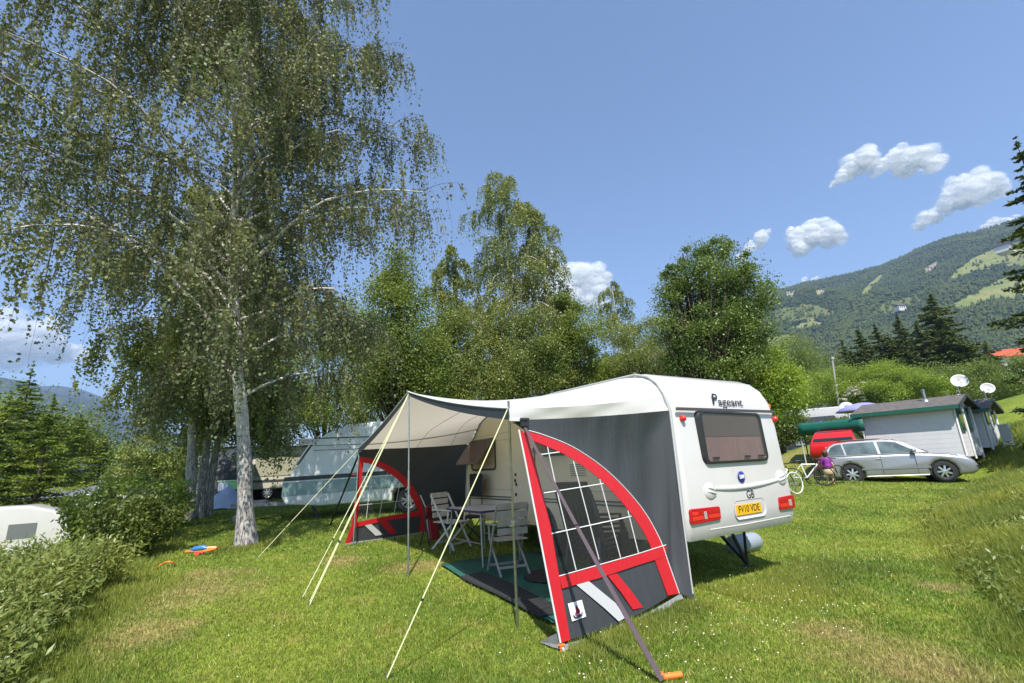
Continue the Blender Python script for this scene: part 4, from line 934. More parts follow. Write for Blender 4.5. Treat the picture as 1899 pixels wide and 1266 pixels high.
m = MB(X); m.box((0, 0, -.32), (.8, .4, .6)); m.build('stand', M_black, bx)

# ------------------------------------------------------------------ toy and cord by the hedge
t0 = gp(372, 1031); ty = empty('toy_blaster', t0, 'orange and blue plastic water gun lying in the grass by the birch', 'toy gun', rz=.05); X = wm(ty) @ Matrix.Rotation(math.radians(-14), 4, 'X')
M_to = mat('toy orange', (.70, .20, .03), .4); M_tb = mat('toy blue', (.04, .16, .38), .35)
m = MB(X); m.tube([(-.20, 0, .10), (-.12, 0, .12), (.02, 0, .13), (.08, 0, .12)], [.02, .045, .05, .03], 10); m.build('tank', M_tb, ty, smooth=50)
m = MB(X); m.prism([(-.30, -.02, .07), (.10, -.02, .06), (.24, -.02, .09), (.27, -.02, .13), (.10, -.02, .11), (-.26, -.02, .10)], (0, .05, 0)); m.build('barrel', M_to, ty, bevel=.01)
m = MB(X); m.prism([(-.12, -.02, .07), (-.10, -.02, .0), (-.04, -.02, .0), (-.02, -.02, .035), (.04, -.02, .035), (.06, -.02, .07)], (0, .04, 0)); m.build('grip', mat('toy red', (.55, .05, .02), .4), ty, bevel=.008)
m = MB(X); m.box((.16, 0, .125), (.16, .05, .035)); m.build('pump', mat('toy peach', (.75, .45, .22), .4), ty, bevel=.01)
m = MB(); q = [gp(292, 1052, .03), gp(302, 1045, .07), gp(312, 1041.5, .10), gp(320, 1043, .08), gp(325, 1048, .03)]; m.tube([Vector(p) for p in spline(q, 12)], .012, 6)
tag(m.build('cord', M_to, smooth=60), 'loop of orange cord arching out of the grass left of the water gun', 'cord')

# ------------------------------------------------------------------ the camp in the lower field on the left
c0 = site(-30, 27, 1000); c0[2] = -1.38; g = empty('caravan', c0, 'white round-nosed caravan seen over the hedge in the lower field', 'caravan', rz=.62); X = wm(g)
m = MB(X); m.rext([(-2.4, .5), (2.2, .5), (2.6, .8), (2.68, 1.25), (2.45, 1.75), (1.9, 2.2), (1.2, 2.42), (-2.2, 2.46), (-2.5, 2.2), (-2.55, .8)], -1.1, 1.1, .10, 4, lambda a, x, z: (x, a, z)); m.build('body', M_white, g, smooth=40)
m = MB(X); m.box((-.7, -1.105, 1.5), (1.7, .02, .62)); m.build('window', mat('grey pane', (.14, .15, .16), .15), g, bevel=.01)
m = MB(X); m.box((1.15, -1.105, 1.55), (.75, .02, .5)); m.build('window', mat('grey pane', (.14, .15, .16), .15), g)
m = MB(X); m.box((2.5, 0, 1.45), (.04, 1.7, .05), Matrix.Rotation(-.5, 3, 'Y')); m.box((2.56, 0, 1.30), (.04, 1.7, .04), Matrix.Rotation(-.3, 3, 'Y')); m.build('trim_line', M_dark, g)
m = MB(X); m.box((-.6, 0, 2.50), (.9, .7, .12)); m.build('skylight', mat('skylight', (.45, .48, .48), .3), g, bevel=.03)
wheel(g, X @ Vector((-.1, -1.0, .33)), X.to_3x3() @ Vector((0, -1, 0)))
m = MB(X); m.box((0, 0, .4), (4.4, 1.9, .2)); m.build('chassis', M_black, g)
c0 = site(165, 36, 960); c0[2] = -1.3; g = empty('cabin', c0, 'ochre wooden cabin with a slate roof down beyond the hedge', 'cabin', rz=.30); X = wm(g)
m = MB(X); m.box((0, 0, 1.2), (4.8, 3.0, 2.4)); m.build('wall', mat('cabin ochre', (.30, .18, .07), .7, var=.15, vs=4, stretch=(1, 1, 8)), g)
m = MB(X); m.rext([(-1.9, 2.40), (1.9, 2.40), (1.9, 2.50), (0, 3.0), (-1.9, 2.50)], -2.9, 2.9, .02, 1, lambda a, x, z: (a, x, z)); m.build('roof', mat('roof slate', (.14, .15, .18), .45, var=.2, vs=3), g)
m = MB(X); m.box((-.6, -1.51, 1.4), (1.0, .03, .9)); m.build('window', M_glassd, g)
m = MB(X); m.box((1.2, -1.51, 1.0), (.8, .03, 1.9)); m.build('door', mat('cabin door grey', (.25, .24, .23), .7), g)
c0 = site(155, 29.5, 965); c0[2] = -1.2; g = empty('canopy_tent', c0, 'pale open-sided camp canopy beside the round-nosed caravan', 'canopy', rz=.5); X = wm(g)
m = MB(X); m.grid([[(x, y, 2.0+.08*x+.05*math.sin(y*2)) for y in (-1, 0, 1)] for x in (-1.4, -.5, .4, 1.3)]); m.build('canopy', mat('canopy cream', (.62, .58, .52), .8), g, solid=.02)
for sx in (-1.35, 1.25):
    for sy in (-.95, .95):
        m = MB(X); m.tube([(sx, sy, 0), (sx, sy, 2.0+.08*sx)], .025, 6); m.build('pole', mat('pole pale', (.6, .6, .6), .5), g)
m = MB(X); m.box((.2, .9, 1.0), (1.8, .02, 1.7)); m.build('side_panel', mat('panel grey', (.32, .34, .34), .6), g)
c0 = site(134, 27.6, 975); c0[2] = -1.15+.9; m = MB(); m.tube([c0+np.array([-.28, 0, .25]), c0+np.array([-.1, 0, .28]), c0+np.array([.12, 0, .26]), c0+np.array([.26, 0, .1])], [.1, .2, .22, .1], 8)
for s in (-.2, .2): m.box(c0+np.array([s, 0, -.35]), (.06, .3, 1.0))
tag(m.build('beach_bag', mat('towel teal', (.06, .42, .48), .7), smooth=50), 'teal towel bundle on a stand between the round-nosed caravan and the canopy', 'towel')

# ------------------------------------------------------------------ right: estate car
A = np.array([13.15, 19.55]); Bq = np.array([15.25, 17.72])
cr = gp(1596, 893.5); cf = gp(1758, 892.5)
cd = (cf-cr)[:2]; cd /= np.linalg.norm(cd)
mid = (cr+cf)/2+np.array([cd[0], cd[1], 0])*.10; cn = np.array([-cd[1], cd[0]])
cpos = np.array([mid[0]+cn[0]*.75, mid[1]+cn[1]*.75, (cr[2]+cf[2])/2]); wb = np.linalg.norm((cf-cr)[:2]); print('wheelbase', wb, cpos)
CS = wb/2.58                                   # keeps the car's own proportions
def car(loc, rz, scale, label, paint, group=None, plate_rear=True):
    t = empty('parked_car', loc, label, 'car', group, rz); X = wm(t) @ Matrix.Scale(scale, 4)
    def arc(cx, r, a0, a1, n=9): return [(cx+r*math.cos(math.radians(a)), .31+r*math.sin(math.radians(a))) for a in np.linspace(a0, a1, n)]
    RW, FW_ = -1.26, 1.32
    low = [(-2.18, .42), (-2.22, .62), (-2.17, .86), (-2.08, .96), (-.8, .965), (.70, .955), (1.05, .93), (1.55, .87), (1.95, .78), (2.14, .66), (2.22, .50), (2.20, .30), (2.05, .20)] + \
          arc(FW_, .37, -18, 198)[::1] + [(.5, .19), (-.5, .19)] + arc(RW, .37, -18, 198) + [(-1.95, .24)]
    # order: top run goes left to right, so the outline is clockwise; reverse it
    low = low[::-1]
    m = MB(X); m.rext(low, -.865, .865, .10, 4, lambda a, x, z: (x, -a, z), taper=lambda z: 1-.05*max(0, (.5-z))-.035*max(0, z-.62)/.3); body = m.build('body', paint, t, smooth=42)
    def hw(z): return .815-(z-.93)*.36
    gh = [(-2.10, .95), (-2.02, 1.06), (-1.80, 1.33), (-1.62, 1.42), (-1.2, 1.462), (-.3, 1.475), (.12, 1.45), (.42, 1.36), (.98, .985), (1.05, .94)]
    m = MB(X); n_ = len(gh); vs = [(x, -hw(z), z) for x, z in gh]+[(x, hw(z), z) for x, z in gh]
    m.add(vs, [list(range(n_)), list(range(2*n_-1, n_-1, -1))]+[(i, n_+i, n_+i+1, i+1) for i in range(n_-1)]+[(n_-1, 2*n_-1, n_, 0)]); m.build('roof', paint, t, bevel=.03, smooth=35)
    def win(pts, name='window'):
        for s in (-1, 1):
            m = MB(X); k_ = [(x, s*(hw(z)+.004), z) for x, z in pts]; m.prism(k_, (0, s*.008*scale, 0)); m.build(name, M_carw, t)
    win([(-1.93, 1.0), (-1.76, 1.28), (-1.60, 1.36), (-1.42, 1.385), (-1.37, .995)]); win([(-1.31, .995), (-1.36, 1.39), (-.9, 1.405), (-.42, 1.405), (-.38, .99)])
    win([(-.29, .99), (-.32, 1.405), (-.05, 1.395), (.20, 1.35), (.60, 1.08), (.62, .985)])
    m = MB(X); q = [(.155, 1.445), (1.02, .955)]; m.prism([(q[0][0], -.60, q[0][1]), (q[0][0], .60, q[0][1]), (q[1][0]+.01, .76, q[1][1]+.01), (q[1][0]+.01, -.76, q[1][1]+.01)], (.012*math.cos(TH), .0, .015)); m.build('windscreen', M_glassd, t)
    m = MB(X); m.prism([(-1.66, -.58, 1.40), (-1.66, .58, 1.40), (-2.05, .70, 1.03), (-2.05, -.70, 1.03)], (-.012, 0, .01)); m.build('rear_window', M_glassd, t)
    for s in (-1, 1):
        m = MB(X); m.box((0.02, s*.868, .465), (1.95, .012, .05)); m.build('side_strip', mat('strip grey', (.16, .165, .17), .5), t)
        m = MB(X); m.tube([(-1.5, s*.57, 1.49), (-1.4, s*.57, 1.51), (-.2, s*.57, 1.515), (.05, s*.57, 1.475)], .018, 6); m.build('roof_rail', M_blackp, t)
        m = MB(X); m.rext([(-.07, -.05), (.07, -.06), (.05, .06), (-.05, .06)], s*.84, s*.99, .03, 2, lambda a, x, z: (.62+x, a, 1.04+z)); m.build('mirror', paint, t, smooth=50)
        for xx in (-.40, -1.36+.10): 
            m = MB(X); m.box((xx+.0, s*.862, .80), (.17, .03, .035)); m.build('door_handle', paint, t, bevel=.01)
        m = MB(X); m.tube([(-.84, s*.845, .215), (.90, s*.845, .215)], .018, 6); m.build('sill', paint, t)
        for xx in (-.335, .63): 
            m = MB(X); m.box((xx, s*.8665, .62), (.012, .006, .66)); m.build('door_gap', mat('gap dark', (.06, .06, .06), .6), t)
        m = MB(X); m.prism([(1.72, s*.80, .86), (2.02, s*.74, .77), (2.13, s*.62, .69), (2.09, s*.66, .62), (1.78, s*.83, .70)], (0, s*.035, .01)); m.build('headlight', mat('headlight glass', (.45, .50, .58), .08, coat=.8), t, bevel=.01)
        m = MB(X); m.prism([(-2.20, s*.80, .60), (-2.02, s*.83, .60), (-1.98, s*.82, .80), (-2.05, s*.80, .92), (-2.17, s*.76, .92)], (0, s*.03, 0)); m.build('tail_light', M_red, t, bevel=.01)
        for xx in (RW, FW_): wheel(t, X @ Vector((xx, s*.76, .31)), X.to_3x3() @ Vector((0, s, 0)), .315*scale, .20*scale, spokes=7, rr=1.14)
        for xx in (RW, FW_):
            m = MB(X); m.lathe((xx, s*.60, .31), [(.365, 0), (.365, .20)], 20, (0, s, 0)); m.build('wheel_well', M_black, t)
    m = MB(X); m.box((2.17, 0, .46), (.10, 1.5, .035)); m.build('bumper_strip', M_blackp, t); 
    for s in (-1, 1): m = MB(X); m.box((1.98, s*.845, .45), (.42, .02, .035)); m.build('bumper_strip', M_blackp, t); m = MB(X); m.box((-1.95, s*.852, .45), (.44, .02, .045)); m.build('bumper_strip', M_blackp, t)
    m = MB(X); m.box((2.14, 0, .66), (.05, .95, .12)); m.build('grille', M_blackp, t, bevel=.01)
    m = MB(X); m.box((0, 0, .26), (3.6, 1.5, .12)); m.build('underbody', M_black, t)
    m = MB(X); m.box((-2.20, 0, .74), (.03, .52, .11)); m.build('number_plate', mat('plate white', (.7, .7, .7), .4), t)
    return t
M_silver = mat('silver paint', (.31, .31, .315), .34, metal=.6, coat=.5)
car(cpos, math.atan2(cd[1], cd[0])-.40, CS*.92, 'silver estate car parked on the grass in front of the white cabin', M_silver)
# red car behind it, seen from the rear
r0 = site(1574, 28.6, 862); car(r0, math.atan2(r0[1], r0[0])-.18, 1.12, 'red car under the green gazebo, showing its rear window and tail lamps', mat('red paint', (.50, .012, .012), .3, coat=.6))

# ------------------------------------------------------------------ right: two white cabins with dishes
M_clad = mat('cladding white', (.60, .60, .60), .55, var=.04, vs=2, dirt=((.48, .48, .46), 1.5, .6)); M_fascia = mat('fascia green', (.012, .10, .068), .45); M_felt = mat('roof felt', (.10, .09, .085), .9, var=.2, vs=5)
def cabin(corner, wdir, wl, gdir, gl, zb, ze, zr, label, flue):
    """corner = near eave corner; long wall runs along wdir, gable along gdir"""
    wdir = np.array([wdir[0], wdir[1], 0.0]); wdir /= np.linalg.norm(wdir); gdir = np.array([gdir[0], gdir[1], 0.0]); gdir /= np.linalg.norm(gdir)
    c = np.array([corner[0], corner[1], 0.0]); g = empty('cabin', c+wdir*wl/2+gdir*gl/2+np.array([0, 0, zb]), label, 'cabin', 'white cabins with green roof edges', math.atan2(gdir[1], gdir[0]))
    Zv = np.array([0, 0, 1.0])
    def P3(a, b, z): return c+wdir*a+gdir*b+Zv*z
    m = MB(); m.add([P3(0, 0, zb), P3(wl, 0, zb), P3(wl, 0, ze), P3(0, 0, ze), P3(0, gl, zb), P3(wl, gl, zb), P3(wl, gl, ze), P3(0, gl, ze), P3(0, gl/2, zr-.06), P3(wl, gl/2, zr-.06)],
                   [(0, 1, 2, 3), (5, 4, 7, 6), (1, 5, 6, 9, 2), (4, 0, 3, 8, 7), (2, 9, 8, 3), (6, 7, 8, 9)]); m.build('wall', M_clad, g)
    nb = int((ze-zb)/.19); m = MB()
    for k in range(nb):
        z0 = zb+k*.19; z1 = z0+.185
        m.add([P3(-.0, -.008, z0), P3(wl, -.008, z0), P3(wl, -.006, z1), P3(0, -.006, z1), P3(0, 0, z0), P3(wl, 0, z0)], [(0, 1, 2, 3), (0, 4, 5, 1)])
        m.add([P3(-.008, 0, z0), P3(-.008, gl, z0), P3(-.006, gl, z1), P3(-.006, 0, z1), P3(0, 0, z0), P3(0, gl, z0)], [(1, 0, 3, 2), (0, 1, 5, 4)])
    m.build('cladding', M_clad, g)
    ov, ow = .34, .30; m = MB(); sl_ = (zr-ze)/(gl/2)
    for s in (0, 1):
        b0 = -ov if s == 0 else gl+ov; m.add([P3(-ow, b0, ze-ov*sl_), P3(wl+ow, b0, ze-ov*sl_), P3(wl+ow, gl/2, zr), P3(-ow, gl/2, zr), P3(-ow, b0, ze-ov*sl_+.05), P3(wl+ow, b0, ze-ov*sl_+.05), P3(wl+ow, gl/2, zr+.05), P3(-ow, gl/2, zr+.05)],
                                                [(0, 1, 2, 3), (4, 5, 6, 7), (0, 4, 5, 1), (0, 4, 7, 3), (1, 5, 6, 2)])
    m.build('roof', M_felt, g)
    m = MB()
    for b0, dd in ((-ov-.01, -1), (gl+ov+.01, 1)): m.bar(P3(-ow, b0, ze-ov*sl_-.01), P3(wl+ow, b0, ze-ov*sl_-.01), .03, .16)
    m.build('eave_board', M_fascia, g)
    m = MB()
    for b0, b1 in ((-ov, gl/2), (gl+ov, gl/2)): m.bar(P3(-ow-.02, b0, ze-ov*sl_), P3(-ow-.02, b1, zr), .03, .14)
    m.build('barge_board', mat('barge dark', (.03, .04, .036), .6), g)
    for b0 in (.18*gl, .62*gl):
        w_ = .22*gl; m = MB(); z0 = zb+1.0; z1 = ze-.05
        m.prism([P3(-.03, b0, z0), P3(-.03, b0+w_, z0), P3(-.03, b0+w_, z1), P3(-.03, b0, z1)], -wdir*.03); wi = m.build('window', M_fascia, g)
        m = MB(); m.prism([P3(-.062, b0+.08, z0+.08), P3(-.062, b0+w_-.08, z0+.08), P3(-.062, b0+w_-.08, z1-.08), P3(-.062, b0+.08, z1-.08)], -wdir*.006); m.build('pane', M_glassd, wi)
    for b0 in (0.02, gl/2, gl-.02):
        m = MB(); m.bar(P3(-.05, b0, zb-.1), P3(-.05, b0, ze+(.5 if b0 == gl/2 else 0)), .06, .06); m.build('corner_post', mat('post white', (.7, .68, .66), .5), g)
    m = MB(); f0 = P3(wl*flue, gl*.32, ze+.32*gl*sl_); m.lathe(f0-Zv*.02, [(.16, 0), (.13, .08), (.07, .14)], 14); m.tube([f0, f0+Zv*.52], .055, 10); m.lathe(f0+Zv*.50, [(.075, 0), (.075, .05)], 12); m.build('flue', M_steel, g, smooth=50)
    # dish on a mast at the gable
    d0 = P3(-.12, gl/2, zr+.02); m = MB(); m.tube([d0-Zv*.5, d0+Zv*.42], .022, 8); ms = m.build('mast', M_steel, g)
    return g, d0+Zv*.55
def dish(p, R, parent, face):
    ax = Vector(face).normalized(); m = MB(); m.lathe(Vector(p)-ax*.02, [(.0, 0), (R*.5, R*.07), (R*.85, R*.17), (R, R*.24)], 24, ax, cap=False)
    d = m.build('satellite_dish', mat('dish white', (.50, .495, .49), .5), parent, smooth=60, solid=.012)
    q = Vector(p)+ax*R*.9+Vector((0, 0, -R*.45)); m = MB(); m.tube([Vector(p)+Vector((0, 0, -R)), q], .012, 6); m.lathe(q, [(.03, -.04), (.03, .04)], 10, -ax); m.build('receiver_arm', M_steel, d)
cE = far(1762, 750, 26.6)
# fix the eave corner on its sight line; depth chosen from the height of the wall
zb1 = float(hz(cE[0], cE[1])); ze1 = cE[2]; print('cabin corner', cE, zb1)
L2 = far(1594, 762, 27.1); wd_ = (L2-cE)[:2]; gd_ = np.array([-wd_[1], wd_[0]]); gd_ = gd_ if gd_[0] > 0 else -gd_
gd_ = np.array([.80, .60])
g1, dp1 = cabin(cE[:2], wd_, np.linalg.norm(wd_), gd_, 2.9, 1.0, ze1, ze1+.42, 'nearer white clapboard cabin behind the silver car, with the larger dish', .30)
face = np.array([-.55, -.80, .35]); dish(dp1+np.array([.15, 0, .05]), .30, g1, face)
c2 = far(1816, 757, 29.8); g2, dp2 = cabin(c2[:2], wd_, np.linalg.norm(wd_), gd_, 2.6, 1.3, c2[2], c2[2]+.42, 'second white cabin, further up the row, with the smaller dish', .35)
dish(dp2+np.array([.2, 0, -.05]), .26, g2, face)
# electric cabinet
e0 = gp(1874, 831); ec = empty('utility_cabinet', e0, 'grey metal utility cabinet on a stone base in the grass right of the cabins', 'cabinet', rz=-.85); X = wm(ec)
m = MB(X); m.box((0, 0, .55), (.36, .22, .85)); m.build('cabinet_body', mat('cabinet grey', (.42, .44, .43), .5), ec, bevel=.01)
m = MB(X); m.box((0, 0, 1.0), (.40, .26, .06)); m.build('lid', mat('cabinet lid', (.5, .52, .51), .5), ec, bevel=.01)
m = MB(X); m.box((0, -.113, .55), (.30, .01, .76)); m.build('door', mat('cabinet grey', (.42, .44, .43), .5), ec)
m = MB(X); m.box((0, 0, -.2), (.42, .28, .66)); m.build('base', mat('stone base', (.22, .18, .15), .9, var=.3, vs=12), ec)
st = far(1762, 880, 18.6); 
# ------------------------------------------------------------------ green gazebo
ga = far(1481, 800, 28.6); gb_ = far(1602, 789, 26.6); dv_ = gb_-ga; L_ = np.linalg.norm(dv_[:2]); gx = dv_[:2]/L_; gy = gb_[:2]/np.linalg.norm(gb_[:2])
gz0 = float(hz(ga[0], ga[1])); GZ = empty('gazebo', (ga[0], ga[1], gz0), 'green fabric gazebo on thin posts beside the white cabin', 'gazebo', rz=math.atan2(gx[1], gx[0]))
def gzp(a, b, z): return np.array([ga[0]+gx[0]*a+gy[0]*b, ga[1]+gx[1]*a+gy[1]*b, z])
M_gz = mat('gazebo green', (.006, .115, .08), .6, bmp=.4, bs=3, trans=.2); zt = ga[2]
m = MB(); rows = []
for i in range(7):
    b = i/6*1.9; rows.append([gzp(L_*j/10, b, zt+.28+(gb_[2]-zt)*j/10+.18*(1-abs(2*i/6-1))-.05*math.sin(math.pi*j/10)) for j in range(11)])
m.grid(rows); m.build('canopy', M_gz, GZ, smooth=60, solid=.01)
m = MB(); m.strip([gzp(L_*j/12, -.02, zt+.28+(gb_[2]-zt)*j/12) for j in range(13)], [gzp(L_*j/12, -.03-.02*math.sin(j*2), zt-.24+.02*math.sin(j*1.3)+(gb_[2]-zt)*j/12) for j in range(13)]); m.strip([gzp(0, 1.9*j/6, zt+.28) for j in range(7)], [gzp(-.02, 1.9*j/6, zt-.22) for j in range(7)]); m.build('valance', M_gz, GZ, smooth=60, solid=.01)
for a, b in ((.06, .04), (L_-.1, .04), (.06, 1.8), (L_-.1, 1.8)):
    q = gzp(a, b, 0); m = MB(); m.tube([(q[0], q[1], float(hz(q[0], q[1]))), (q[0], q[1], zt+.25)], .03, 6); m.build('post', mat('post pale blue', (.5, .52, .55), .4) if b < 1 else mat('post brown', (.07, .055, .04), .7), GZ)

# ------------------------------------------------------------------ bicycles
def bicycle(loc, rz, label, frame_m, tyre_m, lean=0.12):
    t = empty('bicycle', loc, label, 'bicycle', 'bicycles parked by the gazebo', rz); X = wm(t) @ Matrix.Rotation(lean, 4, 'X')
    for xx in (-.52, .52):
        m = MB(X); m.tube([(xx+.33*math.cos(a), 0, .34+.33*math.sin(a)) for a in np.linspace(0, 2*math.pi, 29)], .022, 6, cap=False); wl_ = m.build('wheel', tyre_m, t, smooth=60)
        m = MB(X)
        for k in range(9): a = math.pi*k/9; m.bar((xx-.31*math.cos(a), 0, .34-.31*math.sin(a)), (xx+.31*math.cos(a), 0, .34+.31*math.sin(a)), .004)
        m.lathe((xx, -.04, .34), [(.03, 0), (.03, .08)], 10, (0, 1, 0)); m.build('spokes', M_alloy, wl_)
    m = MB(X); h = (.36, 0, .78); s_ = (-.18, 0, .80); bb = (-.06, 0, .30); r_ = (-.52, 0, .34); f_ = (.52, 0, .34)
    for a, b, r in ((h, s_, .022), (h, bb, .026), (s_, bb, .022), (bb, r_, .016), (s_, r_, .014)): m.tube([a, b], r, 6)
    m.build('frame', frame_m, t, smooth=60)
    m = MB(X); m.tube([(.33, 0, .90), h, (.40, 0, .66), f_], .018, 6); m.build('fork', M_blackp, t)
    m = MB(X); m.tube([(.28, -.30, .98), (.34, -.12, .95), (.34, .12, .95), (.28, .30, .98)], .016, 6); m.build('handlebar', M_blackp, t, smooth=60)
    m = MB(X); m.tube([(-.34, 0, .93), (-.22, 0, .945), (-.08, 0, .93)], [.07, .05, .02], 8, flat=.5); m.tube([(-.2, 0, .93), (-.18, 0, .8)], .014, 6); m.build('saddle', M_blackp, t, smooth=60)
    m = MB(X); m.lathe((-.06, .03, .30), [(.09, 0), (.09, .01)], 14, (0, 1, 0)); m.bar((-.06, .05, .30), (.04, .05, .18), .015); m.box((.05, .09, .17), (.08, .08, .02)); m.bar((-.06, -.05, .30), (-.16, -.05, .42), .015); m.box((-.17, -.09, .43), (.08, .08, .02)); m.build('crank', M_blackp, t)
    return t
M_bw = mat('bike white', (.75, .74, .74), .3)
bicycle(site(1500, 21.5, 888), -.35, 'white framed bicycle standing between the caravan and the silver car', M_bw, M_tyre)
bicycle(site(1452, 18.0, 893), .35, 'white tyred bicycle mostly hidden behind the caravan corner', M_bw, mat('tyre white', (.72, .72, .70), .5), -.1)
bicycle(site(1530, 22.6, 885), .1, 'dark red bicycle leaning behind the white framed one', mat('bike maroon', (.16, .01, .03), .4), M_tyre)
# ------------------------------------------------------------------ child by the car
kp = site(1536, 22.0, 872); K = empty('person', kp, 'child in a purple top and beige skirt standing behind the bicycles', 'person', rz=2.6); X = wm(K)
def skin_body(name, joints, edges, mt, parent, sub=2):
    me = bpy.data.meshes.new(name); me.from_pydata([tuple(j[:3]) for j in joints], edges, []); me.materials.append(mt)
    o = bpy.data.objects.new(name, me); COL.objects.link(o); o.parent = parent
    s = o.modifiers.new('skin', 'SKIN')
    for i, j in enumerate(joints):
        sv = me.skin_vertices[0].data[i]; sv.radius = (j[3], j[3]*(j[4] if len(j) > 4 else 1)); sv.use_root = (i == 0)
    s.use_smooth_shade = True; u = o.modifiers.new('sub', 'SUBSURF'); u.levels = sub; u.render_levels = sub; return o
J = [(0, 0, .66, .10), (0, 0, .80, .095), (0, .01, .93, .105), (0, .01, 1.0, .05), (0, .0, 1.06, .045), (0, -.01, 1.13, .082), (0, -.01, 1.20, .085), (0, 0, 1.26, .055),
     (.07, 0, .60, .07), (.08, -.01, .34, .048), (.08, .02, .07, .032), (.08, -.09, .03, .03), (-.07, 0, .60, .07), (-.09, -.03, .34, .048), (-.09, .0, .07, .032), (-.09, -.11, .03, .03),
     (.13, .01, .94, .042), (.17, -.02, .76, .033), (.18, -.12, .62, .024), (.18, -.15, .575, .026), (-.13, .01, .94, .042), (-.18, .03, .76, .033), (-.19, -.04, .60, .024), (-.19, -.06, .555, .026)]
Ed = [(0, 1), (1, 2), (2, 3), (3, 4), (4, 5), (5, 6), (6, 7), (0, 8), (8, 9), (9, 10), (10, 11), (0, 12), (12, 13), (13, 14), (14, 15), (2, 16), (16, 17), (17, 18), (18, 19), (2, 20), (20, 21), (21, 22), (22, 23)]
for hand, sx in ((19, 1), (23, -1)):
    hx, hy, hz_ = J[hand][:3]
    for k, (dx, dy, dl) in enumerate(((-.018, -.012, .045), (-.006, -.018, .055), (.006, -.018, .055), (.018, -.012, .042), (-.03*sx, .002, .03))):
        J.append((hx+dx*1.1, hy+dy, hz_-dl*.55, .008)); J.append((hx+dx*1.2, hy+dy*1.4, hz_-dl, .007)); n_ = len(J); Ed += [(hand, n_-2), (n_-2, n_-1)]
skin_body('body', J, Ed, mat('skin', (.50, .30, .21), .5), K)
# face and hair
m = MB(X)
for s in (-1, 1): m.lathe((s*.03, -.092, 1.18), [(.012, 0), (.008, .006)], 8, (0, -1, 0))
m.build('eyes', M_ink, K); m = MB(X); m.tube([(0, -.088, 1.17), (0, -.106, 1.145), (0, -.092, 1.135)], [.008, .013, .006], 6); m.build('nose', mat('skin', (.50, .30, .21), .5), K, smooth=60)
m = MB(X); m.box((0, -.09, 1.11), (.04, .008, .008)); m.build('mouth', mat('lips', (.35, .10, .09), .5), K)
m = MB(X); m.lathe((0, .012, 1.155), [(.05, -.12), (.092, -.06), (.102, .03), (.095, .09), (.06, .13), (.005, .145)], 14, (0, .25, 1)); m.build('hair', mat('hair brown', (.07, .03, .015), .6, bmp=.5, bs=60), K, smooth=60)
m = MB(X); m.lathe((0, .0, .62), [(.16, 0), (.135, .12), (.125, .24), (.135, .30), (.11, .37), (.055, .40)], 16, (0, 0, 1), cap=False)
for s in (-1, 1): m.tube([(s*.115, .01, .97), (s*.165, 0, .86), (s*.18, -.02, .78)], [.055, .052, .05], 8)
m.build('top', mat('purple cloth', (.22, .02, .25), .7, var=.3, vs=9), K, smooth=60, solid=.006)
m = MB(X); m.lathe((0, 0, .42), [(.21, 0), (.17, .12), (.13, .25)], 16, (0, 0, 1), cap=False); m.build('skirt', mat('beige cloth', (.45, .33, .20), .8), K, smooth=60, solid=.006)
# ------------------------------------------------------------------ camp on the terrace behind
t0 = far(1458, 772, 46); gz0 = float(hz(t0[0], t0[1])); t = empty('tent', (t0[0], t0[1], gz0), 'long low dark tent on the terrace, above the hedge beside the caravan', 'tent', rz=-.55); X = wm(t)
m = MB(X); m.rext([(-1.6, 0), (1.6, 0), (1.45, 1.5), (.2, 2.5), (-1.45, 1.5)], -3.4, 3.4, .12, 2, lambda a, x, z: (a, x, z)); m.build('canopy', mat('tent black', (.018, .022, .028), .5, bmp=.5, bs=3), t, smooth=40)
for x in (-2.2, -.8, .7, 2.1):
    m = MB(X); m.box((x, -1.56, .75), (.7, .05, .9), Matrix.Rotation(-.1, 3, 'X')); m.build('window', mat('tent window', (.25, .27, .30), .3), t)
c0 = far(1530, 775, 50); gz0 = float(hz(c0[0], c0[1])); g = empty('motorhome', (c0[0], c0[1], gz0+.3), 'white motorhome on the terrace above the green gazebo', 'motorhome', rz=-.70); X = wm(g)
m = MB(X); m.rext([(-3.0, .4), (3.0, .4), (3.1, 1.2), (2.6, 2.0), (2.3, 2.75), (-2.8, 2.85), (-3.0, 2.6)], -1.05, 1.05, .10, 3, lambda a, x, z: (x, a, z)); m.build('body', M_white, g, smooth=40)
for x, w_ in ((-1.6, 1.1), (.4, 1.0)): m = MB(X); m.box((x, -1.06, 1.75), (w_, .02, .5)); m.build('window', M_glassd, g)
m = MB(X); m.prism([(2.62, -.95, 2.0), (2.62, .95, 2.0), (2.36, .95, 2.6), (2.36, -.95, 2.6)], (.03, 0, .01)); m.build('windscreen', mat('screen red brown', (.08, .01, .012), .1), g)
for x in (-1.8, 1.9): wheel(g, X @ Vector((x, -.95, .33)), X.to_3x3() @ Vector((0, -1, 0)))
u0 = far(1602, 768, 45); gz0 = float(hz(u0[0], u0[1])); g = empty('parasol', (u0[0], u0[1], gz0), 'lilac parasol open behind the nearer white cabin', 'parasol'); X = wm(g); ph_ = far(1602, 746, 45)[2]-gz0
m = MB(X); m.lathe((0, 0, ph_), [(1.8, -.62), (1.3, -.30), (.5, -.06), (.02, 0)], 12, (0, 0, 1), cap=False); m.build('canopy', mat('parasol lilac', (.25, .24, .48), .7), g, smooth=30, solid=.01)
m = MB(X); m.tube([(0, 0, 0), (0, 0, ph_)], .03, 8); m.build('pole', M_steel, g)
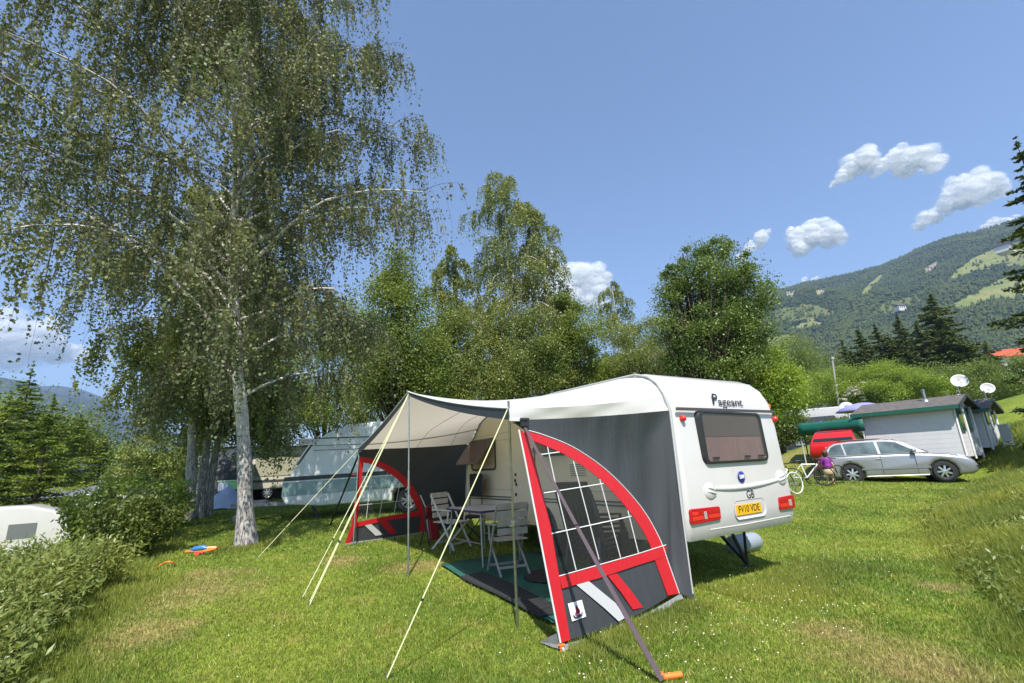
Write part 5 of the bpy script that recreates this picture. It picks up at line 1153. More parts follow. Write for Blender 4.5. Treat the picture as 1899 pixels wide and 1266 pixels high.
d0 = far(1570, 757, 46); gz0 = float(hz(d0[0], d0[1])); g = empty('satellite_dish', (d0[0], d0[1], gz0), 'small grey satellite dish on a pole between motorhome and parasol', 'satellite dish'); X = wm(g); m = MB(X); m.tube([(0, 0, 0), (0, 0, d0[2]-gz0)], .03, 6); m.build('pole', M_steel, g); m = MB(X); m.lathe((0, 0, d0[2]-gz0), [(0.02, 0), (.3, .04), (.5, .12)], 16, (-.5, -.8, .3), cap=False); m.build('reflector', mat('dish white', (.50, .495, .49), .5), g, smooth=50, solid=.01)
p0 = site(1551, 78, 760); pt_ = far(1543, 664, 78); m = MB(); m.tube([(p0[0], p0[1], p0[2]), (pt_[0], pt_[1], pt_[2])], [.13, .10], 8); m.box(pt_, (.35, .35, .35)); tag(m.build('wooden_pole', mat('pole weathered', (.33, .31, .30), .8)), 'weathered wooden pole rising out of the bushes below the mountain', 'pole')
# house with red roof at the foot of the mountain, chalets on the meadows
def house(px, py, dist, w_, h_, rz, wallc, roofc, label, cat='house', base=-2):
    p = far(px, py, dist); g = empty('house', (p[0], p[1], p[2]-h_), label, cat, None, rz); X = wm(g)
    m = MB(X); m.box((0, 0, h_/2-1), (w_, w_*.75, h_+2)); m.build('wall', wallc, g)
    m = MB(X); m.rext([(-w_*.47, h_), (w_*.47, h_), (w_*.47, h_+w_*.03), (0, h_+w_*.30), (-w_*.47, h_+w_*.03)], -w_*.58, w_*.58, w_*.01, 1, lambda a, x, z: (a, x, z)); m.build('roof', roofc, g)
    for k in (-.28, 0, .28): m = MB(X); m.box((w_*k, -w_*.376, h_*.55), (w_*.13, w_*.01, h_*.28)); m.build('window', M_glassd, g)
W1m = mat('plaster', (.62, .60, .56), .8); R1 = mat('tile red', (.42, .07, .03), .7, var=.2, vs=3); R2 = mat('roof brown', (.10, .07, .06), .8)
house(1878, 664, 150, 7, 4, -.35, W1m, R1, 'house with an orange red roof among the trees at right')
house(1862, 458, 1480, 34, 12, .5, W1m, R2, 'long pale farmhouse high on the upper meadow')
house(1737, 538, 1250, 24, 10, .2, W1m, R2, 'white chalet between the two mountain meadows')
house(1668, 568, 1150, 15, 8, .1, W1m, R2, 'small white chalet lowest on the wooded slope')

# ------------------------------------------------------------------ plants
def leaf_quads(C, L, W, rng, up=.35, axis=None, spread=1.0):
    """one pointed leaf (4 corners) at every point of C"""
    n = len(C); a = rng.normal(size=(n, 3))
    if axis is not None: a = axis+a*spread
    a /= np.linalg.norm(a, axis=1, keepdims=True)+1e-9
    nrm = rng.normal(size=(n, 3)); nrm[:, 2] += up*3; s = np.cross(a, nrm); s /= np.linalg.norm(s, axis=1, keepdims=True)+1e-9
    L = np.asarray(L)*rng.uniform(.7, 1.25, n); W = np.asarray(W)*rng.uniform(.75, 1.2, n)
    return np.stack([C-a*(L/2)[:, None], C+s*(W/2)[:, None]-a*(L*.08)[:, None], C+a*(L/2)[:, None], C-s*(W/2)[:, None]-a*(L*.08)[:, None]], 1)
L_birch = leaf_mat('birch leaves', (0.055, 0.075, 0.034), (0.165, 0.190, 0.090), .30, .48, .3)
L_birch2 = leaf_mat('birch leaves far', (0.08, 0.125, 0.03), (0.2, 0.245, 0.075), .36, .42, .5)
L_bright = leaf_mat('bright leaves', (0.095, 0.165, 0.022), (0.23, 0.32, 0.048), .42, .45, .4)
L_mid = leaf_mat('mid leaves', (0.066, 0.118, 0.022), (0.165, 0.225, 0.05), .36, .45, .45)
L_pear = leaf_mat('glossy leaves', (0.04, 0.082, 0.019), (0.135, 0.2, 0.05), .3, .42, .4)
L_spr = leaf_mat('spruce needles', (0.024, 0.048, 0.013), (0.085, 0.115, 0.026), .18, .6, .3)
L_sprb = leaf_mat('young needles', (0.045, 0.085, 0.016), (0.15, 0.21, 0.034), .28, .55, .3)
L_will = leaf_mat('willow leaves', (0.085, 0.135, 0.028), (0.22, 0.27, 0.078), .38, .42, .4)
L_blos = mat('blossom', (.58, .56, .48), .8)
L_dark = leaf_mat('dark hedge leaves', (0.034, 0.062, 0.014), (0.11, 0.15, 0.03), .28, .45, .4)

def birch(root, path, rad, limbs, Lfun, nleaf, seed, leafL=.062, leafm=None, h0=3.0, strand=(.5, 1.7), dens=1.0, bark=B_birch, twigs=True, droop=1.0, up0=(30, 55), kmin=2, sc=1.0):
    rng = np.random.default_rng(seed); pts = np.array(path, float); hh = pts[:, 2]-pts[0, 2]; H = hh[-1]
    def at(h): return np.array([np.interp(h, hh, pts[:, k]) for k in range(3)])
    def rd(h): return float(np.interp(h, hh, rad))
    m = MB(); hs = np.linspace(0, H*.94, 46); m.tube([at(h) for h in hs], [rd(h)*(1+.06*math.sin(h*5)) for h in hs], 14)
    tw = MB(); starts = []
    for i in range(limbs):
        h = h0+(H*.985-h0)*((i+rng.random()*.7)/limbs)**.95; az = i*2.399+rng.normal()*.35; L = Lfun(h, az)*rng.uniform(.75, 1.12)
        if L < .3: continue
        el = math.radians(rng.uniform(*up0)); p = at(h); r0 = min(rd(h)*.42, .008+.0085*L); d = np.array([math.cos(az)*math.cos(el), math.sin(az)*math.cos(el), math.sin(el)])
        n = 9; P = [p]; st = L/n; bend = rng.uniform(.10, .2)*droop
        for k in range(n):
            d = d+np.array([rng.normal()*.10, rng.normal()*.10, -bend*(1+k*.10)]); d /= np.linalg.norm(d); P.append(P[-1]+d*st)
        (m if r0 > .02 else tw).tube(P, [r0*(1-.85*k/n)+.004 for k in range(n+1)], 6)
        for k in range(kmin, n+1):
            ns = 1+int(2.6*dens*L/3+rng.random())
            for _ in range(ns):
                a2 = rng.uniform(0, 2*math.pi); ln = L*rng.uniform(.10, .32)*(1.15-.5*k/n); e2 = math.radians(rng.uniform(-5, 50))
                d2 = np.array([math.cos(a2)*math.cos(e2), math.sin(a2)*math.cos(e2), math.sin(e2)])*.8+d*.5; q = P[k-1]*(rng.random())+P[k]*0; f_ = rng.random(); q = P[k-1]*(1-f_)+P[k]*f_
                Q = [q]; 
                for kk in range(4): d2 = d2+np.array([rng.normal()*.15, rng.normal()*.15, -.20*droop]); d2 /= np.linalg.norm(d2); Q.append(Q[-1]+d2*ln/4)
                tw.tube(Q, [.008, .0065, .005, .004, .003], 4, cap=False)
                for kk in (1, 2, 3, 4): starts.append((Q[kk], d2.copy(), L))
                if rng.random() < .6: starts.append((Q[4], d2.copy(), L))
    # hanging strands carrying the leaves
    S = np.array([s[0] for s in starts]); D = np.array([s[1] for s in starts]); n = len(S)
    per = max(3, int(nleaf/n)); ln = rng.uniform(strand[0], strand[1], n)*rng.uniform(.5, 1, n)
    t = rng.random((n, per)); off = D*.22
    side = rng.normal(size=(n, 3))*np.array([.10, .10, .03])*sc
    C = S[:, None]+off[:, None]*np.sqrt(t)[..., None]*ln[:, None, None]+side[:, None]*t[..., None]
    C[..., 2] -= (t**1.25*ln[:, None])*.9
    C = C.reshape(-1, 3)+rng.normal(size=(n*per, 3))*np.array([.05, .05, .04])*sc
    ax = np.array([0, 0, -1.0])
    V = leaf_quads(C, leafL, leafL*.8, rng, .1, axis=ax, spread=.8)
    fast_mesh('crown', V, 4, leafm or L_birch, root)
    if twigs:
        k = rng.random(n) < .8
        for p, d, l in zip(S[k], D[k], ln[k]):
            e = p+d*.22*l; tw.tube([p, (p+e)/2+np.array([0, 0, -.25*l]), e+np.array([0, 0, -.85*l])], [.0035, .0025, .0015], 3, cap=False)
    m.build('trunk', bark, root, smooth=60, recalc=False)
    if tw.v: tw.build('twigs', mat('twig brown', (.10, .075, .06), .8), root, smooth=60, recalc=False)
    return len(C)

# --- the big birch
B0 = gp(458, 1012); yb = B0[1]
def tp(px, py): return onp(px, py, B0, np.array([0, 1.0, 0]))
trk = [B0-np.array([0, 0, .1])]+[tp(px, py) for px, py in ((456, 985), (455, 940), (454, 880), (452, 820), (448, 760), (440, 690), (437, 600), (431, 520), (429, 470), (436, 380), (442, 290), (446, 230), (455, 150), (455, 60))]
tz = trk[-1]; trk += [tz+np.array([.05, 0, 1.5]), tz+np.array([.1, .1, 3.0])]
rads = [.235, .178, .145, .132, .125, .120, .102, .102, .094, .088, .083, .076, .068, .058, .045, .03, .012]
root = empty('birch_tree', B0, 'big silver birch with one crooked white trunk rising beside the awning, crown out of frame', 'tree', 'silver birches')
def Lbig(h, az):
    base = np.interp(h, [2.8, 4, 6, 9, 12, 14, 17], [2.6, 3.9, 4.5, 4.3, 3.5, 2.7, 1.0]); return base*(1+.60*max(0, -math.cos(az)))*(1+.06*max(0, math.cos(az)))
birch(root, trk, rads, 70, Lbig, 215000, 11, .066, L_birch, 2.9, (.6, 2.1), 1.0, droop=.62, up0=(38, 62), kmin=3, sc=.6)

def birch_at(px, top, dist, rx, label, seed, n=26, nleaf=42000, h0f=.25, r0=.15, leafL=.09, lean=(0, 0), zbase=None, leafm=None, strand=(.5, 1.5), group='silver birches', dens=.8, basepy=830):
    p = site(px, dist, top if basepy == 830 else basepy); z1 = far(px, top, dist)[2]; H = z1-p[2]
    path = [p+np.array([lean[0]*t*H+.10*math.sin(t*7+seed), lean[1]*t*H, t*H]) for t in np.linspace(0, 1, 9)]; path[0] = p-np.array([0, 0, .1])
    rad_ = [r0*(1-.93*t**.9) for t in np.linspace(0, 1, 9)]
    root = empty('birch_tree', p, label, 'tree', group)
    birch(root, path, rad_, n, lambda h, az: rx*np.interp(h/H, [0, .2, .45, .7, .88, 1], [.7, 1, 1, .92, .62, .3]), nleaf, seed, leafL, leafm or L_birch2, H*h0f, strand, dens)
    return root
# clump of three behind the big one, left
birch_at(352, 300, 17.5, 3.0, 'leftmost of the three slim birch trunks standing close together behind the hedge', 21, 26, 60000, .27, .17, .085, (-.06, .02), strand=(.6, 1.9), basepy=930)
birch_at(373, 330, 17.8, 2.6, 'middle birch of the three trunks standing close together', 22, 22, 46000, .27, .13, .085, (.0, .05), strand=(.6, 1.9), basepy=930)
birch_at(389, 380, 18.0, 2.6, 'rightmost and darkest birch of the three trunks standing close together', 23, 22, 46000, .26, .12, .085, (.04, .02), strand=(.6, 1.9), basepy=930)
# tall thin birches behind the awning
birch_at(935, 312, 25, 3.3, 'tallest birch behind the awning, its pointed top against the open sky', 31, 34, 46000, .22, .16, .105, strand=(.7, 2.2))
birch_at(990, 368, 25.6, 2.7, 'birch with the second highest top, leaning right behind the awning', 32, 26, 28000, .3, .12, .105, (.0, 0), strand=(.7, 2.0))
birch_at(838, 448, 24.5, 2.9, 'shorter birch left of the tallest one behind the awning', 33, 24, 34000, .25, .12, .105, (-.01, 0))
birch_at(1132, 512, 33, 2.4, 'thin sparse birch standing before the white cloud behind the awning roof', 34, 22, 15000, .3, .12, .12)

def leafy(px, dist, label, blobs, nleaf, leafm, seed, leafL=.12, asp=.55, r0=.14, bark=B_dark, group=None, name='broadleaf_tree', cat='tree', clump=.34, basepy=830, nclump=46, base=None, up=.35, spray=0.0, blossom=None):
    """blobs: crown lobes as (px, py, half width m, half height m, depth offset m)"""
    rng = np.random.default_rng(seed); p = site(px, dist, basepy) if base is None else base
    root = empty(name, p, label, cat, group); dirn = np.array([p[0], p[1], 0])/math.hypot(p[0], p[1]); sidev = np.array([dirn[1], -dirn[0], 0])
    m = MB(); allC = []; vol = np.array([b[2]*b[2]*b[3] for b in blobs])**.72; vol /= vol.sum(); topz = p[2]
    for b, vf in zip(blobs, vol):
        c = far(b[0], b[1], dist+b[4]); topz = max(topz, c[2]+b[3]*.2); k = max(5, int(nclump*vf*len(blobs)**.3)); nl_ = int(nleaf*vf/k)
        for _ in range(k):
            d = rng.normal(size=3); d /= np.linalg.norm(d); rr_ = rng.random()**.38; d = d*rr_
            q = c+sidev*d[0]*b[2]+dirn*d[1]*b[2]+np.array([0, 0, d[2]*b[3]]); cr_ = clump*min(b[2], b[3])*rng.uniform(.6, 1.25)
            e = np.clip(rng.normal(size=(nl_, 3))*.62, -1.7, 1.7)
            C = q+e*np.array([cr_*1.2, cr_*1.2, cr_*.85]); 
            if spray: C[:, 2] += spray*rng.random(nl_)**2*cr_*2
            C = C[C[:, 2] > p[2]+.03]; allC.append(C)
            h = p+np.array([0, 0, max(.2, (q[2]-p[2])*.55)]); h = h*.8+q*.2; h[2] = p[2]+max(.15, (q[2]-p[2])*.5)
            if rng.random() < .75: m.tube([h, (h+q)/2+rng.normal(size=3)*.10, q], [r0*.28, r0*.18, r0*.05], 5)
    m.tube([p-np.array([0, 0, .2]), p*.6+np.array([p[0], p[1], topz])*.4+rng.normal(size=3)*.05, np.array([p[0], p[1], topz])], [r0*1.2, r0*.8, r0*.15], 10)
    C = np.concatenate(allC); V = leaf_quads(C, leafL, leafL*asp, rng, up); fast_mesh('crown' if cat == 'tree' else 'foliage', V, 4, leafm, root)
    m.build('trunk' if cat == 'tree' else 'stems', bark, root, smooth=60, recalc=False)
    if blossom:
        BC = []
        for bx, by, br, nb in blossom:
            c = far(bx, by, dist-4.2)
            for _ in range(nb):
                q = c+rng.normal(size=3)*br*np.array([1, .5, .7]); BC.append(q+rng.normal(size=(40, 3))*np.array([.16, .16, .06]))
        V = leaf_quads(np.concatenate(BC), .12, .12, rng, .9); fast_mesh('blossom', V, 4, L_blos, root)
    return root

# --- trees behind the grey caravan and the awning
leafy(505, 31, 'bright green bushy tree directly behind the nose of the grey caravan', [(500, 720, 2.29, 2.56, 0), (470, 770, 1.89, 1.62, -0.4), (540, 760, 2.16, 1.75, -0.5), (520, 660, 1.75, 1.89, 0.5)], 26000, L_bright, 41, .12)
leafy(600, 31, 'mid green leafy tree behind the roof of the grey caravan', [(600, 690, 2.33, 2.71, 0), (570, 760, 2.2, 1.55, -0.6), (640, 750, 2.2, 1.81, -0.5), (610, 620, 1.81, 1.81, 0.3)], 26000, L_mid, 42, .12)
leafy(660, 31, 'pale green leafy tree between the grey caravan and the awning peak', [(665, 680, 2.23, 2.73, 0), (690, 760, 2.11, 1.74, -0.5), (650, 600, 1.86, 1.98, 0.3)], 24000, L_bright, 43, .12)
leafy(740, 21, 'very dark dense tree right above the peak of the awning', [(735, 580, 1.3, 1.6, 0), (750, 650, 1.8, 1.6, 0), (720, 690, 1.6, 1.6, .2), (770, 700, 1.5, 1.5, 0), (730, 520, .9, 1.3, 0)], 46000, L_mid, 44, .12, r0=.16, clump=.5, nclump=110)
leafy(850, 23, 'willow like tree behind the left part of the awning roof', [(845, 640, 1.6, 1.9, 0), (870, 710, 1.9, 1.4, -.5), (815, 700, 1.4, 1.6, -.2)], 30000, L_birch2, 45, .12, .45)
leafy(945, 23.5, 'broad grey green tree under the tallest birch', [(950, 620, 1.8, 1.8, 0), (925, 700, 1.9, 1.4, -.5), (985, 680, 1.8, 1.6, -.3)], 32000, L_birch2, 46, .12, .45)
leafy(1050, 24.5, 'rounded leafy tree between the tall birches and the sparse one', [(1048, 600, 1.5, 1.6, 0), (1030, 670, 1.9, 1.6, -.4), (1085, 650, 1.6, 1.8, -.2), (1060, 560, 1.0, .9, .2)], 34000, L_mid, 47, .12, .5)
leafy(1110, 28, 'yellow green bush just above the middle of the awning roof', [(1100, 690, 1.7, 1.5, 0), (1060, 710, 1.2, 1.1, 0), (1150, 700, 1.6, 1.4, 0)], 20000, L_bright, 48, .13)
leafy(1200, 25, 'grey green willow bush behind the roof edge of the white caravan', [(1190, 640, 1.5, 1.7, .5), (1170, 690, 1.8, 1.2, 0), (1230, 680, 1.7, 1.5, 0), (1250, 620, 1.2, 1.2, .4)], 28000, L_birch2, 49, .11, .4)
# --- the dark pear tree
leafy(1322, 21, 'dark glossy fruit tree with a rounded crown above the white caravan', [(1322, 520, 1.5, 1.5, 0), (1260, 545, 1.2, 1.0, 0), (1385, 540, 1.05, 1.15, 0), (1305, 610, 1.9, 1.2, 0), (1372, 610, 1.25, 1.2, 0), (1240, 505, .65, .5, 0), (1330, 462, .6, .7, 0), (1290, 480, .6, .7, .2), (1390, 490, .5, .6, 0), (1345, 680, 1.6, 1.2, 0), (1270, 665, 1.0, .8, .3)], 64000, L_pear, 50, .105, .55, .2, clump=.30, nclump=170)
leafy(1400, 22, 'bright leafy bush at the foot of the dark fruit tree', [(1395, 690, 1.2, 1.5, 0), (1440, 730, 1.3, 1.2, -.4), (1385, 740, 1.0, 1.0, 0)], 20000, L_bright, 51, .11)
# --- right hand bushes
leafy(1470, 92, 'rounded pale green tree at the left end of the spruce row', [(1470, 670, 4.78, 4.78, 0), (1445, 700, 4.05, 4.05, 0), (1500, 700, 4.42, 4.05, 0)], 37400, L_mid, 52, 0.208)
leafy(1485, 80, 'sunlit bush above the dark terrace tent', [(1480, 722, 4.0, 2.73, 0), (1455, 735, 2.91, 2.36, 0), (1520, 728, 3.45, 2.55, 0)], 30600, L_bright, 53, 0.186, name='bush', cat='bush')
leafy(1595, 82, 'flowering bush with white blossom above the green gazebo', [(1590, 715, 4.28, 3.39, 0), (1620, 725, 3.57, 2.5, 0), (1560, 732, 3.21, 2.32, 0)], 37400, L_bright, 54, 0.184, name='bush', cat='bush', blossom=[(1580, 722, .9, 20), (1568, 732, .7, 10), (1605, 712, .7, 6)])
leafy(1665, 80, 'bright rounded bush behind the roof of the nearer cabin', [(1660, 720, 4.18, 2.91, 0), (1700, 728, 3.45, 2.36, 0), (1640, 705, 2.73, 2.18, 0)], 37400, L_bright, 55, 0.186, name='bush', cat='bush')
leafy(1790, 84, 'dark bush mass behind the satellite dishes', [(1780, 715, 4.2, 3.08, 0), (1840, 705, 4.48, 3.36, 0), (1890, 720, 4.2, 3.36, 0), (1735, 725, 3.36, 2.52, 0)], 44200, L_mid, 56, 0.189, name='bush', cat='bush')
leafy(1452, 34, 'dark hedge bush below the terrace tents beside the caravan', [(1452, 800, 1.0, .9, 0), (1480, 800, .9, .9, .4), (1432, 805, 1.0, 1.0, 0)], 14000, L_dark, 57, .12, name='bush', cat='bush')
leafy(1520, 37, 'dark low bush behind the gazebo canopy', [(1520, 800, 1.3, .8, 0), (1570, 795, 1.4, .8, 0)], 10000, L_dark, 58, .13, name='bush', cat='bush')

def spruce(px, top, dist, hw, label, n, seed, leafm=L_spr, name='spruce_tree', basepy=800, low=.08, leafL=.16, group='spruces', dense=1.0, gap=0.0):
    rng = np.random.default_rng(seed); p = site(px, dist, top); z1 = far(px, top, dist)[2]; H = z1-p[2]; root = empty(name, p, label, 'tree', group)
    m = MB(); m.tube([p-np.array([0, 0, .2]), p+np.array([0, 0, H*.5]), p+np.array([0, 0, H])], [.02*H, .012*H, .004], 8); Cs = []; As = []
    lev = int(16+H*1.6*dense); tot = 0; jobs = []
    for i in range(lev):
        t = i/(lev-1); h = H*(low+(1-low)*t); L = hw*(1-t)**.82*rng.uniform(.8, 1.12)+.06
        for b in range(int(rng.integers(5, 8))):
            a = rng.uniform(0, 2*math.pi); l = L*rng.uniform(.65, 1.15)
            if rng.random() < gap: continue
            jobs.append((h+rng.normal()*.02*H, a, l, t)); tot += l
    for h, a, l, t in jobs:
        k = max(6, int(n*l/tot)); s = rng.random(k)**.7; dv = np.array([math.cos(a), math.sin(a), 0]); sv = np.array([-dv[1], dv[0], 0])
        z = h+l*(-.30*s+.22*s*s)*(1-.5*t)+rng.normal(size=k)*.012*l-.05*rng.random(k)*l; lat = rng.normal(size=k)*(.30*l*(1-.75*s)+.03)*.6
        C = p+dv*(s*l)[:, None]+sv*lat[:, None]; C[:, 2] = p[2]+z; Cs.append(C); As.append(dv*.8+sv*np.sign(lat)[:, None]*.7+np.array([0, 0, -.15]))
        if rng.random() < .5: m.tube([p+np.array([0, 0, h]), p+dv*l*.5+np.array([0, 0, h-.13*l]), p+dv*l*.95+np.array([0, 0, h-.1*l])], [.02, .014, .004], 4, cap=False)
    C = np.concatenate(Cs); A = np.concatenate(As); V = leaf_quads(C, leafL, leafL*.38, rng, .5, axis=A, spread=.45)
    fast_mesh('crown', V, 4, leafm, root); m.build('trunk', B_dark, root, smooth=60, recalc=False); return root
spruce(1725, 545, 102, 9.0, 'tallest dark spruce of the row behind the cabins', 31500, 61, leafL=0.57)
spruce(1664, 592, 102, 7.5, 'second highest spruce, just left of the tallest one', 21000, 62, leafL=0.54)
spruce(1622, 606, 99, 6.9, 'slender spruce third from the left end of the spruce row', 18900, 63, leafL=0.54)
spruce(1590, 612, 101, 6.4, 'pointed spruce second from the left end of the spruce row', 18900, 64, leafL=0.54)
spruce(1562, 635, 99, 6.0, 'small spruce at the left end of the row, beside the wooden pole', 16800, 65, leafL=0.54)
spruce(1690, 640, 96, 6.4, 'low spruce in front of the tallest one in the row', 16800, 66, leafL=0.54)
for a_, b_, c_ in ((1700, 600, 'spruce squeezed between the tallest and the second highest one'), (1645, 622, 'spruce filling the gap left of the second highest one'), (1605, 640, 'bushy low spruce among the left half of the spruce row'), (1752, 600, 'broad spruce close against the right flank of the tallest one'), (1578, 655, 'lowest spruce at the left end of the spruce row'), (1805, 668, 'low broad spruce at the right end of the spruce row')):
    spruce(a_, b_, 98, 7.5, c_, 20000, 600+a_, leafL=.58)
spruce(1782, 640, 109, 6.9, 'shorter spruce right of the tallest one', 18900, 67, leafL=0.57)
spruce(1826, 636, 140, 8.4, 'dark spruce standing left of the red roofed house', 18900, 68, leafL=0.68)
spruce(1886, 268, 27, 3.1, 'tall near spruce cut off by the frame, its layered branches before the mountain', 17000, 69, leafL=.22, low=.05, gap=.2)
# --- left: young larches and spruces above the lower field
spruce(60, 684, 42, 2.9, 'spruce with the thin pointed tip beside the far blue mountain', 11000, 71, L_sprb, basepy=900, leafL=.24)
spruce(20, 735, 32, 3.1, 'green conifer at the left frame edge above the round-nosed caravan', 12000, 72, L_sprb, basepy=900, leafL=.2)
spruce(100, 742, 31, 3.1, 'light green conifer with drooping layered branches above the lower field', 15000, 73, L_sprb, basepy=900, leafL=.18)
spruce(150, 770, 41, 3.5, 'conifer between the layered light green one and the small dark one', 12000, 74, L_sprb, basepy=900, leafL=.2)
spruce(195, 812, 41, 2.7, 'short conifer at the right end of the left conifer group', 9000, 75, L_sprb, basepy=900, leafL=.18)
spruce(252, 838, 34, 1.9, 'small dark conifer standing alone left of the three birch trunks', 8000, 76, L_spr, basepy=900, leafL=.18)
leafy(40, 44, 'leafy tree behind the left conifer group', [(30, 800, 3.0, 3.0, 1), (110, 815, 2.9, 2.6, 1), (170, 835, 2.4, 2.0, 1)], 26000, L_mid, 77, .18, basepy=900)
leafy(310, 30, 'pale olive bush behind the three birch trunks', [(310, 845, 1.7, 1.2, 0), (275, 870, 1.5, 1.0, 0), (340, 870, 1.6, 1.1, 0)], 16000, L_will, 78, .12, name='bush', cat='bush', basepy=900)
# --- hedge shrubs along the left edge of the pitch
def shrub(u, v, rx, h, label, seed, n, leafm=L_will, leafL=.07, asp=.34, blossom=None):
    p = onuv(u, v); rng = np.random.default_rng(seed); root = empty('shrub', p, label, 'shrub', 'shrubs of the hedge along the pitch'); m = MB(); Cs = []; As = []
    ns = int(95*rx*rx*(1 if rx > .8 else 1.4))+26
    per = int(n/ns)
    for k in range(ns):
        a = rng.uniform(0, 2*math.pi); r = rx*math.sqrt(rng.random())*.72; b = p+np.array([math.cos(a)*r*.7, math.sin(a)*r*.7, 0]); b[2] = float(hz(b[0], b[1])); hh = h*rng.uniform(.55, 1.12)*(1-.42*(r/rx)**2)
        tip = b+np.array([math.cos(a)*r*.75+rng.normal()*.12, math.sin(a)*r*.75+rng.normal()*.12, hh]); midp = (b+tip)/2+np.array([math.cos(a), math.sin(a), 0])*.08
        m.tube([b, midp, tip], [.010, .006, .002], 4, cap=False); t = rng.random(per)**.75; t = .12+.88*t
        C = (b*((1-t)**2)[:, None]+midp*(2*t*(1-t))[:, None]+tip*(t*t)[:, None])+rng.normal(size=(per, 3))*np.array([.075, .075, .06]); Cs.append(C); ax = tip-b; ax = ax/np.linalg.norm(ax); As.append(np.repeat((ax*.7)[None], per, 0))
    C = np.concatenate(Cs); A = np.concatenate(As); V = leaf_quads(C, leafL, leafL*asp, rng, .3, axis=A, spread=.75); fast_mesh('foliage', V, 4, leafm, root)
    m.build('stems', mat('stem green brown', (.10, .10, .04), .8), root, recalc=False)
    if blossom:
        Bc = [p+np.array([rng.normal()*rx*.45, rng.normal()*rx*.45, h*rng.uniform(.7, 1.05)])+rng.normal(size=(22, 3))*np.array([.09, .09, .03]) for _ in range(blossom)]
        fast_mesh('blossom', leaf_quads(np.concatenate(Bc), .035, .035, rng, .9), 4, L_blos, root)
shrub(-1.85, 3.4, .9, .70, 'nearest hedge shrub, low and pale, in the bottom left corner', 81, 16000)
shrub(-1.9, 4.7, .9, .72, 'pale willow-like shrub second along the hedge from the bottom corner', 82, 17000)
shrub(-1.95, 6.0, 1.0, .72, 'pale willow-like shrub third along the hedge', 83, 17000)
shrub(-1.95, 7.5, .95, .75, 'pale willow-like shrub fourth along the hedge, below the round-nosed caravan', 84, 16000)
shrub(-1.65, 8.7, .85, .62, 'leafy hedge shrub with a bare twig reaching over the lawn', 85, 14000)
shrub(-1.0, 11.0, .42, .95, 'dark green hedge shrub left of the water gun', 88, 17000, L_dark, .075, .5)
shrub(-1.05, 12.7, .5, 1.05, 'taller green hedge shrub before the three birch trunks', 89, 17000, L_mid, .08, .5)
shrub(-1.2, 14.8, 1.0, 1.2, 'green hedge shrub at the far end, beside the three birch trunks', 90, 14000, L_bright, .09, .5)
shrub(-1.5, 11.7, .45, 1.12, 'elder shrub with white blossom in the hedge', 91, 9000, L_mid, .08, .5, blossom=16)
shrub(-1.75, 16.2, .6, 1.45, 'elder shrub with a single white blossom cluster at the far end of the hedge', 92, 9000, L_mid, .08, .5, blossom=5)
# --- far wood closing the gaps between the trunks
def far_wood():
    rng = np.random.default_rng(99); Cs = []
    for k in range(190):
        a = rng.uniform(-.95, .98); d = rng.uniform(104, 150); x = d*math.sin(a); y = d*math.cos(a); z0 = float(hz(x, y)); h = rng.uniform(7.0, 12.5)*(1 if -.35 < a < .62 else .62); r = rng.uniform(3, 5)
        for _ in range(16):
            dd = rng.normal(size=3); dd /= np.linalg.norm(dd); q = np.array([x, y, z0+h*.55])+dd*np.array([r, r, h*.45])*.8; e = rng.normal(size=(44, 3)); e /= np.linalg.norm(e, axis=1, keepdims=True); Cs.append(q+e*r*.35)
    C = np.concatenate(Cs); tag(fast_mesh('far_wood', leaf_quads(C, .55, .36, rng, .3), 4, L_mid), kind='stuff')
far_wood()

# ------------------------------------------------------------------ grass blades, tall grass, clover
def blades(name, x, y, h, wd, rng, m, lean=.5):
    n = len(x); z = hz(x, y); a = rng.uniform(0, 2*math.pi, n); b = rng.uniform(0, 2*math.pi, n); l = h*lean*rng.random(n)
    P = np.stack([x, y, z-.004], -1); s = np.stack([np.cos(a), np.sin(a), 0*a], -1)*(wd/2)[:, None]; tip = P+np.stack([np.cos(b)*l, np.sin(b)*l, h], -1)
    return fast_mesh(name, np.stack([P-s, P+s, tip], 1), 3, m)
GB = grass_mat('grass blades', True)
def open_lawn(x, y):
    U = UX[0]*x+UX[1]*y; V = VX[0]*x+VX[1]*y
    return ~((U > 3.0) & (U < 4.6) & (V > 4.25) & (V < 7.0))
def lawn():
    rng = np.random.default_rng(7); n = 620000; r = 2.6*(30/2.6)**(rng.random(n)**1.0); a = rng.uniform(-.98, .98, n); x = r*np.sin(a); y = r*np.cos(a); k = open_lawn(x, y); x, y, r = x[k], y[k], r[k]
    tuft = np.sin(x*3.1+1.7*np.sin(y*2.3))*np.cos(y*2.7+1.3*np.sin(x*1.9)); h = (.018+.022*rng.random(len(x))+.012*np.clip(tuft, 0, 1))*(1+.02*r); wd = (.0035+.00085*r)*rng.uniform(.7, 1.3, len(x))
    tag(blades('lawn_grass', x, y, h, wd, rng, GB, 1.1), kind='stuff')
lawn()
GT = leaf_mat('tall grass', (.105, .170, .026), (.26, .31, .075), .42, .45, .35)
